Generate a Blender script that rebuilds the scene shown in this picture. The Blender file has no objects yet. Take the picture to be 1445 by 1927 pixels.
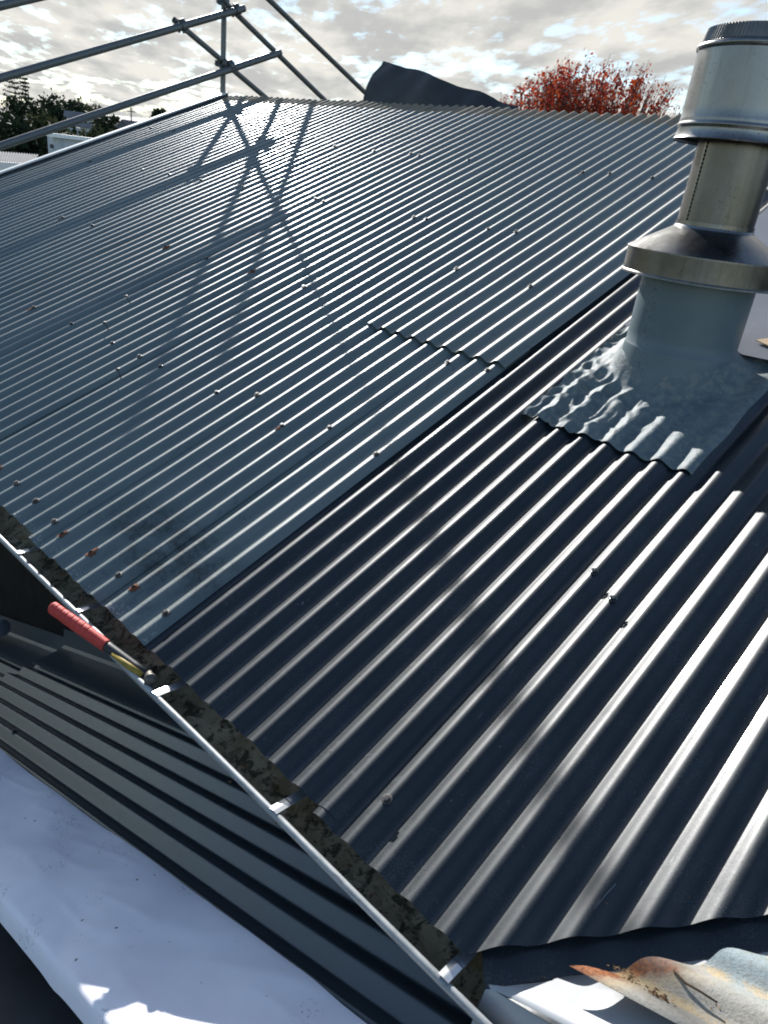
import bpy, bmesh, math, random
import numpy as np
from mathutils import Vector, Matrix, Quaternion, noise

random.seed(7); RNG = np.random.default_rng(7)
SC = bpy.context.scene
COL = SC.collection

# ------------------------------------------------------------------ camera
TH = math.radians(21.842369); CT, ST, TT = math.cos(TH), math.sin(TH), math.tan(TH)
cam_d = bpy.data.cameras.new('camera'); cam = bpy.data.objects.new('camera', cam_d); COL.objects.link(cam)
cam_d.sensor_fit = 'VERTICAL'; cam_d.sensor_height = 24.0; cam_d.lens = 24.0 * 1350.0 / 1927.0
cam_d.clip_start = 0.05; cam_d.clip_end = 5000
rx = Vector((0.716771, 0.688199, 0.112348)); ry = Vector((0.370578, -0.239464, -0.897401)); rz = Vector((-0.590687, 0.684865, -0.426672))
CAM = Vector((1.272697, -0.711188, 1.082340))
cam.matrix_world = Matrix(((rx.x, -ry.x, -rz.x, CAM.x), (rx.y, -ry.y, -rz.y, CAM.y), (rx.z, -ry.z, -rz.z, CAM.z), (0, 0, 0, 1)))
SC.camera = cam

# ------------------------------------------------------------------ sun and sky
SUN = Vector((-0.776, 0.4474, 0.4446)).normalized()          # direction towards the sun
sun_d = bpy.data.lights.new('sun', 'SUN'); sun_d.energy = 5.0; sun_d.angle = math.radians(0.6); sun_d.color = (1.0, 0.98, 0.945)
sun = bpy.data.objects.new('sun', sun_d); COL.objects.link(sun)
sun.rotation_mode = 'QUATERNION'; sun.rotation_quaternion = SUN.to_track_quat('Z', 'Y'); sun.location = SUN * 60
SC.view_settings.view_transform = 'Standard'; SC.view_settings.look = 'None'
SC.view_settings.exposure = 0.85; SC.view_settings.gamma = 1.0; SC.view_settings.use_curve_mapping = False
SC.cycles.sample_clamp_indirect = 6.0
SC.cycles.use_denoising = True
SC.cycles.pixel_filter_type = 'BLACKMAN_HARRIS'; SC.cycles.filter_width = 1.9

world = bpy.data.worlds.new('World'); SC.world = world; world.use_nodes = True


class G:
    """small helper round a node tree"""
    def __init__(s, nt): s.nt = nt; s.n = nt.nodes; s.l = nt.links
    def new(s, t, **kw):
        nd = s.n.new(t)
        for k, v in kw.items(): setattr(nd, k, v)
        return nd
    def put(s, sock, v):
        if hasattr(v, 'is_output'): s.l.new(v, sock)
        else: sock.default_value = v
    def math(s, op, a, b=0.0, c=None, clamp=False):
        nd = s.new('ShaderNodeMath', operation=op, use_clamp=clamp)
        s.put(nd.inputs[0], a); s.put(nd.inputs[1], b)
        if c is not None: s.put(nd.inputs[2], c)
        return nd.outputs[0]
    def vmath(s, op, a, b=None, out=0, scale=None):
        nd = s.new('ShaderNodeVectorMath', operation=op)
        s.put(nd.inputs[0], a)
        if b is not None: s.put(nd.inputs[1], b)
        if scale is not None: s.put(nd.inputs['Scale'], scale)
        return nd.outputs[out]
    def mix(s, f, a, b):
        nd = s.new('ShaderNodeMix', data_type='RGBA')
        s.put(nd.inputs[0], f); s.put(nd.inputs[6], a); s.put(nd.inputs[7], b)
        return nd.outputs[2]
    def noise(s, vec, scale, detail=4.0, rough=0.5, dist=0.0):
        nd = s.new('ShaderNodeTexNoise'); s.put(nd.inputs['Vector'], vec)
        nd.inputs['Scale'].default_value = scale; nd.inputs['Detail'].default_value = detail
        nd.inputs['Roughness'].default_value = rough; nd.inputs['Distortion'].default_value = dist
        return nd.outputs['Fac']
    def voro(s, vec, scale, feat='F1'):
        nd = s.new('ShaderNodeTexVoronoi', feature=feat); s.put(nd.inputs['Vector'], vec); nd.inputs['Scale'].default_value = scale
        return nd.outputs['Distance']
    def rng(s, v, a, b, c=0.0, d=1.0, smooth=False):
        nd = s.new('ShaderNodeMapRange'); nd.clamp = True
        if smooth: nd.interpolation_type = 'SMOOTHSTEP'
        s.put(nd.inputs[0], v)
        for i, q in enumerate((a, b, c, d)): nd.inputs[i + 1].default_value = q
        return nd.outputs[0]
    def mapping(s, vec, scale=(1, 1, 1), rot=(0, 0, 0)):
        nd = s.new('ShaderNodeMapping'); s.put(nd.inputs[0], vec)
        nd.inputs['Scale'].default_value = scale; nd.inputs['Rotation'].default_value = rot
        return nd.outputs[0]
    def bump(s, h, dist=0.002, strength=0.5):
        nd = s.new('ShaderNodeBump'); s.put(nd.inputs['Height'], h)
        nd.inputs['Distance'].default_value = dist; nd.inputs['Strength'].default_value = strength
        return nd.outputs[0]


def build_sky():
    g = G(world.node_tree); g.n.clear()
    sky = g.new('ShaderNodeTexSky', sky_type='NISHITA'); sky.sun_disc = False
    sky.sun_elevation = math.asin(SUN.z); sky.sun_rotation = math.atan2(SUN.x, SUN.y)
    sky.altitude = 30; sky.air_density = 1.0; sky.dust_density = 0.0; sky.ozone_density = 1.0
    tc = g.new('ShaderNodeTexCoord')
    d = g.vmath('NORMALIZE', tc.outputs['Generated'])
    sp = g.new('ShaderNodeSeparateXYZ'); g.l.new(d, sp.inputs[0])
    z = g.math('MAXIMUM', sp.outputs[2], 0.0)
    inv = g.math('DIVIDE', 1.0, g.math('ADD', z, 0.10))
    pl = g.vmath('SCALE', d, scale=inv)
    pm = g.mapping(pl, scale=(1.0, 1.0, 0.0), rot=(0, 0, math.radians(35)))
    pm = g.mapping(pm, scale=(0.8, 1.5, 1.0))
    n1 = g.noise(pm, 1.05, 8.0, 0.55, 0.12)
    n2 = g.noise(pm, 4.6, 7.0, 0.58, 0.10)
    n3 = g.noise(g.vmath('ADD', pm, (5.3, 1.7, 0.0)), 1.6, 6.0, 0.54, 0.10)
    dens = g.math('ADD', g.math('MULTIPLY', n1, 0.62), g.math('MULTIPLY', n2, 0.38))
    # the cloud bank lies on the sunward side and thins out towards the blue sky behind the camera
    side = g.vmath('DOT_PRODUCT', d, (-0.62, 0.78, 0.0), out=1)
    cover = g.rng(side, -0.05, 0.70, 0.86, 0.40, smooth=True)
    fac = g.math('MULTIPLY', g.math('SUBTRACT', dens, cover), 11.0, clamp=True)
    sd = g.math('MAXIMUM', g.vmath('DOT_PRODUCT', d, tuple(SUN), out=1), 0.0)
    glow = g.math('MULTIPLY', g.math('POWER', sd, 6.0), 0.05)
    lum = g.math('ADD', g.math('MULTIPLY', n3, 0.78), g.math('MULTIPLY', n2, 0.22))
    thick = g.rng(lum, 0.39, 0.62, 1.06, 0.72, smooth=True)
    ccol = g.mix(g.rng(lum, 0.42, 0.60), (1.0, 0.975, 0.90, 1), (0.93, 0.94, 0.925, 1))
    b1 = g.new('ShaderNodeBackground'); g.l.new(sky.outputs[0], b1.inputs[0]); b1.inputs[1].default_value = 0.105
    b2 = g.new('ShaderNodeBackground'); g.l.new(ccol, b2.inputs[0])
    g.l.new(g.math('MULTIPLY', thick, g.math('ADD', glow, 0.44)), b2.inputs[1])
    mx = g.new('ShaderNodeMixShader'); g.l.new(fac, mx.inputs[0]); g.l.new(b1.outputs[0], mx.inputs[1]); g.l.new(b2.outputs[0], mx.inputs[2])
    out = g.new('ShaderNodeOutputWorld'); g.l.new(mx.outputs[0], out.inputs[0])


build_sky()

# ------------------------------------------------------------------ coordinates
P = 0.0762                      # corrugation pitch
AMP = 0.0190                    # corrugation depth
VR = 4.213                      # eave to ridge up the slope


def W(u, v, w=0.0):             # roof coordinates -> world
    return Vector((u, v * CT - w * ST, v * ST + w * CT))


UP_R = Vector((0, -ST, CT))     # roof normal in world


def prof(k):                    # corrugation at pitch index k, crest at whole numbers
    return AMP * 0.5 * (np.cos(2 * np.pi * np.asarray(k)) - 1.0)


# ------------------------------------------------------------------ object helpers
WL = {}                         # world location of every object made


def tag(o, label=None, cat=None, group=None, kind=None):
    if label: o['label'] = label
    if cat: o['category'] = cat
    if group: o['group'] = group
    if kind: o['kind'] = kind
    return o


def empty(name, loc, label, cat, group=None):
    o = bpy.data.objects.new(name, None); COL.objects.link(o); o.location = loc; o.empty_display_size = 0.1
    WL[o.name] = Vector(loc); return tag(o, label, cat, group)


def link(name, me, mat, parent=None, loc=None, smooth=True, rot=None):
    o = bpy.data.objects.new(name, me); COL.objects.link(o)
    if mat is not None and len(me.materials) == 0: me.materials.append(mat)
    if smooth:
        for p_ in me.polygons: p_.use_smooth = True
    loc = Vector(loc) if loc is not None else Vector((0, 0, 0))
    WL[o.name] = loc
    if parent is not None:
        o.parent = parent; o.location = loc - WL[parent.name]
    else: o.location = loc
    if rot is not None: o.rotation_mode = 'QUATERNION'; o.rotation_quaternion = rot
    return o


def mesh(name, vs, fs, mat, parent=None, smooth=True, origin=None):
    """vs in world coordinates; the object's origin goes to their middle"""
    a = np.asarray([tuple(v) for v in vs] if not isinstance(vs, np.ndarray) else vs, dtype=float)
    if origin is None: origin = (a.min(0) + a.max(0)) / 2
    me = bpy.data.meshes.new(name); me.from_pydata((a - np.asarray(origin)).tolist(), [], fs); me.update()
    return link(name, me, mat, parent, origin, smooth)


def sharp(o, deg=35):
    me = o.data; bm = bmesh.new(); bm.from_mesh(me)
    for e in bm.edges:
        if len(e.link_faces) == 2 and e.calc_face_angle(0) > math.radians(deg): e.smooth = False
    bm.to_mesh(me); bm.free(); return o


def bevel(o, w=0.003, seg=2):
    m = o.modifiers.new('bevel', 'BEVEL'); m.width = w; m.segments = seg; m.limit_method = 'ANGLE'; m.angle_limit = math.radians(40)
    return o


def solid(o, t, off=-1.0):
    me = o.data; bm = bmesh.new(); bm.from_mesh(me)          # crisp sheet edges: the rim must not bend the shading
    for e in bm.edges:
        if len(e.link_faces) < 2: e.smooth = False
    bm.to_mesh(me); bm.free()
    m = o.modifiers.new('solidify', 'SOLIDIFY'); m.thickness = t; m.offset = off; return o


def grid(nx, ny, wrapx=False):
    f = []
    for j in range(ny - 1):
        for i in range(nx - 1 + (1 if wrapx else 0)):
            a = j * nx + i; b = j * nx + (i + 1) % nx
            f.append((a, b, b + nx, a + nx))
    return f


class MB:
    def __init__(s): s.v = []; s.f = []
    def add(s, vs, fs):
        n = len(s.v); s.v += [tuple(q) for q in vs]; s.f += [tuple(i + n for i in q) for q in fs]; return s
    def box(s, c, sx, sy, sz, M=None):
        c = Vector(c); q = []
        for dz in (-1, 1):
            for dx, dy in ((-1, -1), (1, -1), (1, 1), (-1, 1)):
                v = Vector((dx * sx / 2, dy * sy / 2, dz * sz / 2)); q.append(c + (M @ v if M is not None else v))
        return s.add(q, [(0, 3, 2, 1), (4, 5, 6, 7), (0, 1, 5, 4), (1, 2, 6, 5), (2, 3, 7, 6), (3, 0, 4, 7)])
    def tube(s, p0, p1, r0, r1=None, n=18, caps=True):
        p0, p1 = Vector(p0), Vector(p1); r1 = r0 if r1 is None else r1
        d = (p1 - p0).normalized(); a = d.orthogonal().normalized(); b = d.cross(a)
        q = []
        for p_, r in ((p0, r0), (p1, r1)):
            for i in range(n):
                t = 2 * math.pi * i / n; q.append(p_ + (a * math.cos(t) + b * math.sin(t)) * r)
        f = [(i, (i + 1) % n, n + (i + 1) % n, n + i) for i in range(n)]
        if caps: f += [tuple(range(n - 1, -1, -1)), tuple(range(n, 2 * n))]
        return s.add(q, f)
    def path(s, pts, rs, n=10):
        pts = [Vector(p_) for p_ in pts]; q = []
        up = None
        for i, p_ in enumerate(pts):
            d = (pts[min(i + 1, len(pts) - 1)] - pts[max(i - 1, 0)]).normalized()
            a = d.orthogonal().normalized() if up is None else (up - d * up.dot(d)).normalized()
            up = a; b = d.cross(a); r = rs[i] if hasattr(rs, '__len__') else rs
            for k in range(n):
                t = 2 * math.pi * k / n; q.append(p_ + (a * math.cos(t) + b * math.sin(t)) * r)
        f = [(j * n + i, j * n + (i + 1) % n, (j + 1) * n + (i + 1) % n, (j + 1) * n + i) for j in range(len(pts) - 1) for i in range(n)]
        f += [tuple(range(n - 1, -1, -1)), tuple(range((len(pts) - 1) * n, len(pts) * n))]
        return s.add(q, f)
    def lathe(s, base, pr, n=72, caps=False, flute=0.0, teeth=0):
        base = Vector(base); q = []
        for (r, h) in pr:
            for i in range(n):
                t = 2 * math.pi * i / n
                rr = r + (flute * (1 if (i % 2) else -1) if teeth else 0.0)
                q.append(base + Vector((rr * math.cos(t), rr * math.sin(t), h)))
        f = grid(n, len(pr), True)
        if caps: f += [tuple(range(n - 1, -1, -1)), tuple(range((len(pr) - 1) * n, len(pr) * n))]
        return s.add(q, f)
    def build(s, name, mat, parent=None, smooth=True, origin=None):
        return mesh(name, np.array(s.v, dtype=float), s.f, mat, parent, smooth, origin)


# ------------------------------------------------------------------ materials
def material(name, fn, **kw):
    m = bpy.data.materials.new(name); m.use_nodes = True; g = G(m.node_tree); g.n.clear()
    out = g.new('ShaderNodeOutputMaterial'); b = g.new('ShaderNodeBsdfPrincipled'); g.l.new(b.outputs[0], out.inputs[0])
    pos = g.new('ShaderNodeNewGeometry').outputs['Position']
    fn(g, b, pos); return m


def setp(g, b, **kw):
    names = {'col': 'Base Color', 'rough': 'Roughness', 'metal': 'Metallic', 'spec': 'Specular IOR Level', 'normal': 'Normal', 'coat': 'Coat Weight', 'sub': 'Subsurface Weight', 'trans': 'Transmission Weight', 'crough': 'Coat Roughness', 'sheen': 'Sheen Weight'}
    for k, v in kw.items(): g.put(b.inputs[names[k]], v)


def c4(r, g_, b): return (r, g_, b, 1.0)


def slope_v(g, pos):            # distance up the roof slope
    return g.vmath('DOT_PRODUCT', pos, (0.0, CT, ST), out=1)


def along(g, pos, su=14.0, sv=0.9):   # roof texture space stretched down the slope
    sp = g.new('ShaderNodeSeparateXYZ'); g.l.new(pos, sp.inputs[0])
    cb = g.new('ShaderNodeCombineXYZ')
    g.put(cb.inputs[0], g.math('MULTIPLY', sp.outputs[0], su)); g.put(cb.inputs[1], g.math('MULTIPLY', slope_v(g, pos), sv))
    return cb.outputs[0]


def m_old(g, b, pos):
    v = slope_v(g, pos)
    sp = g.new('ShaderNodeSeparateXYZ'); g.l.new(pos, sp.inputs[0]); u = sp.outputs[0]
    big = g.noise(pos, 2.2, 5.0, 0.6); fine = g.noise(pos, 90.0, 3.0, 0.6)
    streak = g.noise(along(g, pos, 16.0, 0.8), 1.0, 5.0, 0.6)
    col = g.mix(g.rng(big, 0.35, 0.7), c4(0.068, 0.098, 0.096), c4(0.094, 0.128, 0.120))
    rnd = g.new('ShaderNodeObjectInfo').outputs['Random']
    col = g.mix(g.math('MULTIPLY', rnd, 0.30), col, c4(0.115, 0.138, 0.125))
    col = g.mix(g.math('MULTIPLY', g.rng(streak, 0.50, 0.72), 0.6), col, c4(0.16, 0.172, 0.165))
    # scuffs and scratched marks in the paint
    sc = g.noise(g.mapping(pos, scale=(22, 9, 9), rot=(0, 0, 0.9)), 1.0, 6.0, 0.65, 1.6)
    col = g.mix(g.math('MULTIPLY', g.rng(sc, 0.60, 0.66), 0.55), col, c4(0.035, 0.05, 0.068))
    # sooty mould patch near the eave
    dx = g.math('SUBTRACT', u, -0.30); dv = g.math('SUBTRACT', v, 0.23)
    rad = g.math('SQRT', g.math('ADD', g.math('MULTIPLY', g.math('MULTIPLY', dx, dx), 5.0), g.math('MULTIPLY', g.math('MULTIPLY', dv, dv), 30.0)))
    mould = g.math('MULTIPLY', g.rng(rad, 0.95, 0.25, smooth=True), g.rng(g.noise(pos, 13.0, 6.0, 0.65), 0.36, 0.54))
    mould = g.math('MULTIPLY', mould, g.rng(g.noise(pos, 70.0, 6.0, 0.75), 0.34, 0.62, 0.25, 1.0))
    col = g.mix(g.math('MULTIPLY', mould, 0.80), col, c4(0.018, 0.017, 0.016))
    # flaking paint at the eave
    fl = g.math('MULTIPLY', g.math('MULTIPLY', g.rng(v, 0.06, 0.0), g.rng(g.noise(pos, 11.0, 3.0), 0.50, 0.60)), g.rng(g.noise(pos, 150.0, 4.0, 0.6), 0.53, 0.58))
    col = g.mix(fl, col, c4(0.32, 0.31, 0.29))
    # bare galvanised strip where the ridge cap used to sit
    edge = g.math('ADD', v, g.math('MULTIPLY', g.math('SUBTRACT', g.noise(pos, 14.0, 3.0), 0.5), 0.06))
    strip = g.rng(edge, 4.04, 4.055)
    dirt = g.mix(g.noise(pos, 30.0, 6.0, 0.7), c4(0.13, 0.105, 0.075), c4(0.34, 0.29, 0.22))
    col = g.mix(strip, col, dirt)
    r = g.math('ADD', g.rng(fine, 0.3, 0.7, 0.44, 0.54), g.math('MULTIPLY', strip, 0.3))
    setp(g, b, col=col, rough=r, spec=g.math('SUBTRACT', 0.95, g.math('MAXIMUM', g.math('MULTIPLY', strip, 0.75), g.math('MULTIPLY', mould, 0.5))), coat=g.math('MULTIPLY', 0.40, g.math('SUBTRACT', 1.0, g.math('MAXIMUM', strip, g.math('MULTIPLY', mould, 0.8)))), crough=0.24)
    g.put(b.inputs['Normal'], g.bump(g.noise(pos, 35.0, 4.0, 0.6), 0.0012, 0.35))


def m_new(g, b, pos):
    big = g.noise(pos, 3.0, 4.0); fine = g.noise(pos, 260.0, 3.0, 0.6)
    dust = g.math('MULTIPLY', g.rng(g.noise(pos, 7.0, 6.0, 0.7, 0.5), 0.45, 0.75), g.rng(g.noise(pos, 420.0, 2.0), 0.52, 0.72))
    col = g.mix(g.rng(big, 0.3, 0.7), c4(0.005, 0.010, 0.014), c4(0.008, 0.013, 0.018))
    col = g.mix(g.math('MULTIPLY', dust, 0.42), col, c4(0.25, 0.25, 0.245))
    scr = g.noise(g.mapping(pos, scale=(120, 7, 30), rot=(0, 0, -0.5)), 1.0, 3.0, 0.6, 0.8)
    col = g.mix(g.math('MULTIPLY', g.math('MULTIPLY', g.rng(scr, 0.70, 0.73), g.rng(big, 0.48, 0.6)), 0.5), col, c4(0.3, 0.3, 0.3))
    wat = g.math('MULTIPLY', g.rng(g.voro(pos, 34.0), 0.16, 0.11), g.rng(g.noise(pos, 3.7, 3.0), 0.52, 0.62))
    col = g.mix(g.math('MULTIPLY', wat, 0.06), col, c4(0.3, 0.3, 0.29))
    smear = g.math('MULTIPLY', g.rng(g.noise(g.mapping(pos, scale=(5, 16, 10), rot=(0, 0, 0.7)), 1.0, 7.0, 0.7, 1.2), 0.54, 0.74), 0.24)
    r = g.math('ADD', g.rng(fine, 0.3, 0.7, 0.44, 0.52), smear)
    setp(g, b, col=col, rough=r, spec=0.50, coat=0.34, crough=g.math('ADD', 0.17, smear))
    g.put(b.inputs['Normal'], g.bump(g.noise(pos, 500.0, 2.0, 0.5), 0.0002, 0.12))


def m_lean(g, b, pos):
    col = g.mix(g.noise(pos, 2.0, 3.0), c4(0.034, 0.047, 0.058), c4(0.042, 0.055, 0.067))
    setp(g, b, col=col, rough=g.rng(g.noise(pos, 60.0, 4.0), 0.3, 0.7, 0.30, 0.36), spec=0.7)


def m_flash(g, b, pos):
    n = g.noise(pos, 9.0, 6.0, 0.65); f = g.noise(pos, 75.0, 5.0, 0.65)
    col = g.mix(g.rng(n, 0.35, 0.68), c4(0.095, 0.128, 0.140), c4(0.13, 0.16, 0.168))
    # cream mottle painted in for the sunlight on the folds
    pt = g.new('ShaderNodeNewGeometry').outputs['Pointiness']
    col = g.mix(g.math('MULTIPLY', g.rng(g.noise(pos, 46.0, 6.0, 0.7), 0.46, 0.62), 0.28), col, c4(0.36, 0.32, 0.25))
    col = g.mix(g.math('MULTIPLY', g.rng(f, 0.66, 0.72), 0.8), col, c4(0.03, 0.03, 0.03))
    setp(g, b, col=col, rough=0.62, spec=0.3)
    g.put(b.inputs['Normal'], g.bump(g.noise(pos, 38.0, 6.0, 0.65, 0.8), 0.005, 0.5))


def m_sleeve(g, b, pos):
    n = g.noise(pos, 12.0, 5.0, 0.6)
    sp = g.new('ShaderNodeSeparateXYZ'); g.l.new(pos, sp.inputs[0])
    dx = g.math('ABSOLUTE', g.math('SUBTRACT', g.math('ADD', sp.outputs[0], g.math('MULTIPLY', sp.outputs[2], 0.12)), 0.46))
    drip = g.math('MULTIPLY', g.rng(dx, 0.03, 0.0), g.rng(g.noise(pos, 110.0, 4.0, 0.7), 0.54, 0.62))
    col = g.mix(g.rng(n, 0.3, 0.7), c4(0.088, 0.124, 0.140), c4(0.110, 0.146, 0.160))
    col = g.mix(g.math('MULTIPLY', drip, 0.8), col, c4(0.03, 0.04, 0.05))
    setp(g, b, col=col, rough=0.45, spec=0.45)
    g.put(b.inputs['Normal'], g.bump(g.noise(pos, 80.0, 3.0), 0.0008, 0.2))


def m_steel(dark, light, rough0, rough1):
    def fn(g, b, pos):
        n = g.noise(pos, 7.0, 6.0, 0.65, 0.4)
        st = g.noise(g.mapping(pos, scale=(60, 60, 3)), 1.0, 4.0, 0.6)
        sp = g.voro(pos, 95.0); spk = g.math('MULTIPLY', g.rng(sp, 0.20, 0.12), g.rng(g.noise(pos, 9.0, 2.0), 0.42, 0.58))
        col = g.mix(g.rng(n, 0.3, 0.72), c4(*dark), c4(*light))
        col = g.mix(g.math('MULTIPLY', g.rng(st, 0.5, 0.75), 0.45), col, c4(dark[0] * .75, dark[1] * .73, dark[2] * .68))
        col = g.mix(g.math('MULTIPLY', spk, 0.75), col, c4(0.07, 0.06, 0.045))
        setp(g, b, col=col, metal=1.0, rough=g.math('ADD', g.rng(n, 0.3, 0.7, rough0, rough1), g.math('MULTIPLY', spk, 0.3)))
        g.put(b.inputs['Normal'], g.bump(g.noise(pos, 26.0, 3.0), 0.0012, 0.18))
    return fn


def m_galv(g, b, pos):
    n = g.noise(pos, 22.0, 5.0, 0.7)
    col = g.mix(n, c4(0.11, 0.118, 0.12), c4(0.19, 0.198, 0.20))
    setp(g, b, col=col, metal=0.75, rough=g.rng(n, 0.3, 0.7, 0.42, 0.62))
    g.put(b.inputs['Normal'], g.bump(g.noise(pos, 120.0, 3.0), 0.0006, 0.3))


def m_gutter_in(g, b, pos):
    n = g.noise(pos, 30.0, 9.0, 0.74, 0.7); m = g.noise(pos, 210.0, 7.0, 0.78); l = g.noise(pos, 9.0, 6.0, 0.7, 0.6)
    col = g.mix(g.rng(l, 0.38, 0.66), c4(0.34, 0.255, 0.14), c4(0.72, 0.60, 0.40))
    col = g.mix(g.math('MULTIPLY', g.rng(n, 0.50, 0.57), 0.85), col, c4(0.050, 0.044, 0.024))
    col = g.mix(g.math('MULTIPLY', g.rng(m, 0.58, 0.68), 0.6), col, c4(0.028, 0.026, 0.022))
    lich = g.math('MULTIPLY', g.rng(g.voro(pos, 9.0), 0.17, 0.08), g.rng(m, 0.35, 0.6))
    col = g.mix(lich, col, c4(0.33, 0.20, 0.055))
    setp(g, b, col=col, rough=0.85, spec=0.2)
    g.put(b.inputs['Normal'], g.bump(g.math('ADD', m, n), 0.006, 0.9))


def m_gutter_out(g, b, pos):
    n = g.noise(pos, 30.0, 7.0, 0.7); s = g.noise(g.mapping(pos, scale=(14, 95, 95)), 1.0, 7.0, 0.75, 0.6)
    col = g.mix(g.rng(n, 0.35, 0.65), c4(0.24, 0.255, 0.26), c4(0.35, 0.365, 0.365))
    col = g.mix(g.math('MULTIPLY', g.rng(s, 0.55, 0.66), 0.8), col, c4(0.10, 0.11, 0.12))
    col = g.mix(g.math('MULTIPLY', g.rng(s, 0.40, 0.33), 0.7), col, c4(0.55, 0.56, 0.56))
    setp(g, b, col=col, rough=0.55, metal=0.25)
    g.put(b.inputs['Normal'], g.bump(g.noise(pos, 160.0, 4.0), 0.0003, 0.3))


def m_flat(base, var=0.15, rough=0.6, spec=0.4, scale=20.0, bump=0.0, metal=0.0):
    def fn(g, b, pos):
        n = g.noise(pos, scale, 6.0, 0.65)
        lo = c4(*[q * (1 - var) for q in base]); hi = c4(*[min(1, q * (1 + var)) for q in base])
        setp(g, b, col=g.mix(g.rng(n, 0.3, 0.7), lo, hi), rough=rough, spec=spec, metal=metal)
        if bump: g.put(b.inputs['Normal'], g.bump(g.noise(pos, scale * 4, 4.0, 0.6), bump, 0.5))
    return fn


def m_white(g, b, pos):
    n = g.noise(pos, 10.0, 4.0)
    col = g.mix(g.rng(n, 0.3, 0.7), c4(0.84, 0.80, 0.86), c4(0.90, 0.86, 0.91))
    sm = g.math('MULTIPLY', g.rng(g.noise(pos, 8.5, 3.0, 0.5), 0.56, 0.66), g.rng(g.noise(g.mapping(pos, scale=(90, 160, 120)), 1.0, 6.0, 0.72), 0.55, 0.61))
    col = g.mix(g.math('MULTIPLY', sm, 0.75), col, c4(0.12, 0.13, 0.15))
    sp = g.voro(pos, 26.0); spk = g.math('MULTIPLY', g.rng(sp, 0.11, 0.06), g.rng(g.noise(pos, 21.0, 2.0), 0.54, 0.58))
    col = g.mix(spk, col, c4(0.05, 0.045, 0.04))
    setp(g, b, col=col, rough=0.5, spec=0.35)
    wv = g.noise(pos, 1400.0, 1.0)
    g.put(b.inputs['Normal'], g.bump(wv, 0.0003, 0.25))


def m_rust(g, b, pos):
    # old painted wing sheet: rust on the cut end, dirt along the troughs, blue-grey paint higher up
    sp = g.new('ShaderNodeSeparateXYZ'); g.l.new(pos, sp.inputs[0])
    diag = g.math('SUBTRACT', sp.outputs[0], sp.outputs[1])                      # constant along the valley cut
    nz = g.math('MULTIPLY', g.math('SUBTRACT', g.noise(pos, 30.0, 6.0, 0.7), 0.5), 0.04)
    cut = g.rng(g.math('ADD', diag, nz), 1.084, 1.060)
    near = g.rng(g.math('ADD', sp.outputs[1], nz), 0.18, 0.12)
    n = g.noise(pos, 45.0, 7.0, 0.7); big = g.noise(pos, 8.0, 5.0)
    col = g.mix(g.rng(g.math('ADD', sp.outputs[1], nz), 0.13, 0.20), c4(0.33, 0.31, 0.27), c4(0.26, 0.31, 0.32))
    col = g.mix(g.math('MULTIPLY', g.rng(n, 0.52, 0.68), 0.55), col, c4(0.20, 0.175, 0.13))
    rst = g.mix(g.rng(g.noise(pos, 140.0, 6.0, 0.75), 0.38, 0.62), c4(0.115, 0.035, 0.018), c4(0.33, 0.125, 0.045))
    rst = g.mix(g.rng(g.noise(pos, 22.0, 4.0), 0.55, 0.68), rst, c4(0.16, 0.14, 0.05))
    col = g.mix(g.math('MULTIPLY', cut, near), col, rst)
    halo = g.math('MULTIPLY', g.rng(g.math('ADD', diag, nz), 1.115, 1.075), g.math('SUBTRACT', 1.0, cut))
    col = g.mix(g.math('MULTIPLY', g.math('MULTIPLY', halo, near), 0.7), col, c4(0.46, 0.34, 0.19))
    # sandy dirt in the trough
    kk = g.math('DIVIDE', g.math('SUBTRACT', sp.outputs[1], 0.064), P)
    tr = g.math('COSINE', g.math('MULTIPLY', kk, 2 * math.pi))
    dirt = g.math('MULTIPLY', g.rng(tr, -0.62, -0.95), g.rng(n, 0.40, 0.55))
    col = g.mix(g.math('MULTIPLY', dirt, 0.8), col, c4(0.47, 0.35, 0.19))
    fn_ = g.noise(pos, 210.0, 5.0, 0.75)
    col = g.mix(g.math('MULTIPLY', g.rng(fn_, 0.50, 0.66), 0.45), col, c4(0.13, 0.11, 0.085))
    setp(g, b, col=col, rough=0.72, spec=0.25)
    g.put(b.inputs['Normal'], g.bump(g.math('ADD', n, fn_), 0.003, 0.6))


def m_tray(g, b, pos):
    n = g.noise(pos, 5.0, 5.0); s = g.noise(g.mapping(pos, scale=(40, 6, 6), rot=(0, 0, 0.6)), 1.0, 6.0, 0.7, 1.5)
    col = g.mix(g.rng(n, 0.3, 0.7), c4(0.13, 0.14, 0.165), c4(0.175, 0.185, 0.21))
    col = g.mix(g.math('MULTIPLY', g.rng(s, 0.66, 0.70), 0.6), col, c4(0.55, 0.56, 0.6))
    setp(g, b, col=col, rough=0.42, spec=0.5)


def m_leaf(cols, sss=0.15):
    def fn(g, b, pos):
        oi = g.new('ShaderNodeNewGeometry').outputs['Random Per Island']
        cr = g.new('ShaderNodeValToRGB'); cr.color_ramp.interpolation = 'LINEAR'
        el = cr.color_ramp.elements; el[0].color = c4(*cols[0]); el[-1].color = c4(*cols[-1])
        for i, q in enumerate(cols[1:-1]): e = el.new((i + 1) / (len(cols) - 1)); e.color = c4(*q)
        g.l.new(oi, cr.inputs[0])
        setp(g, b, col=cr.outputs[0], rough=0.7, spec=0.08)
        out = [q for q in g.n if q.type == 'OUTPUT_MATERIAL'][0]
        tr = g.new('ShaderNodeBsdfTranslucent'); g.l.new(cr.outputs[0], tr.inputs[0])
        mx = g.new('ShaderNodeMixShader'); mx.inputs[0].default_value = sss
        g.l.new(b.outputs[0], mx.inputs[1]); g.l.new(tr.outputs[0], mx.inputs[2]); g.l.new(mx.outputs[0], out.inputs[0])
    return fn


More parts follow.
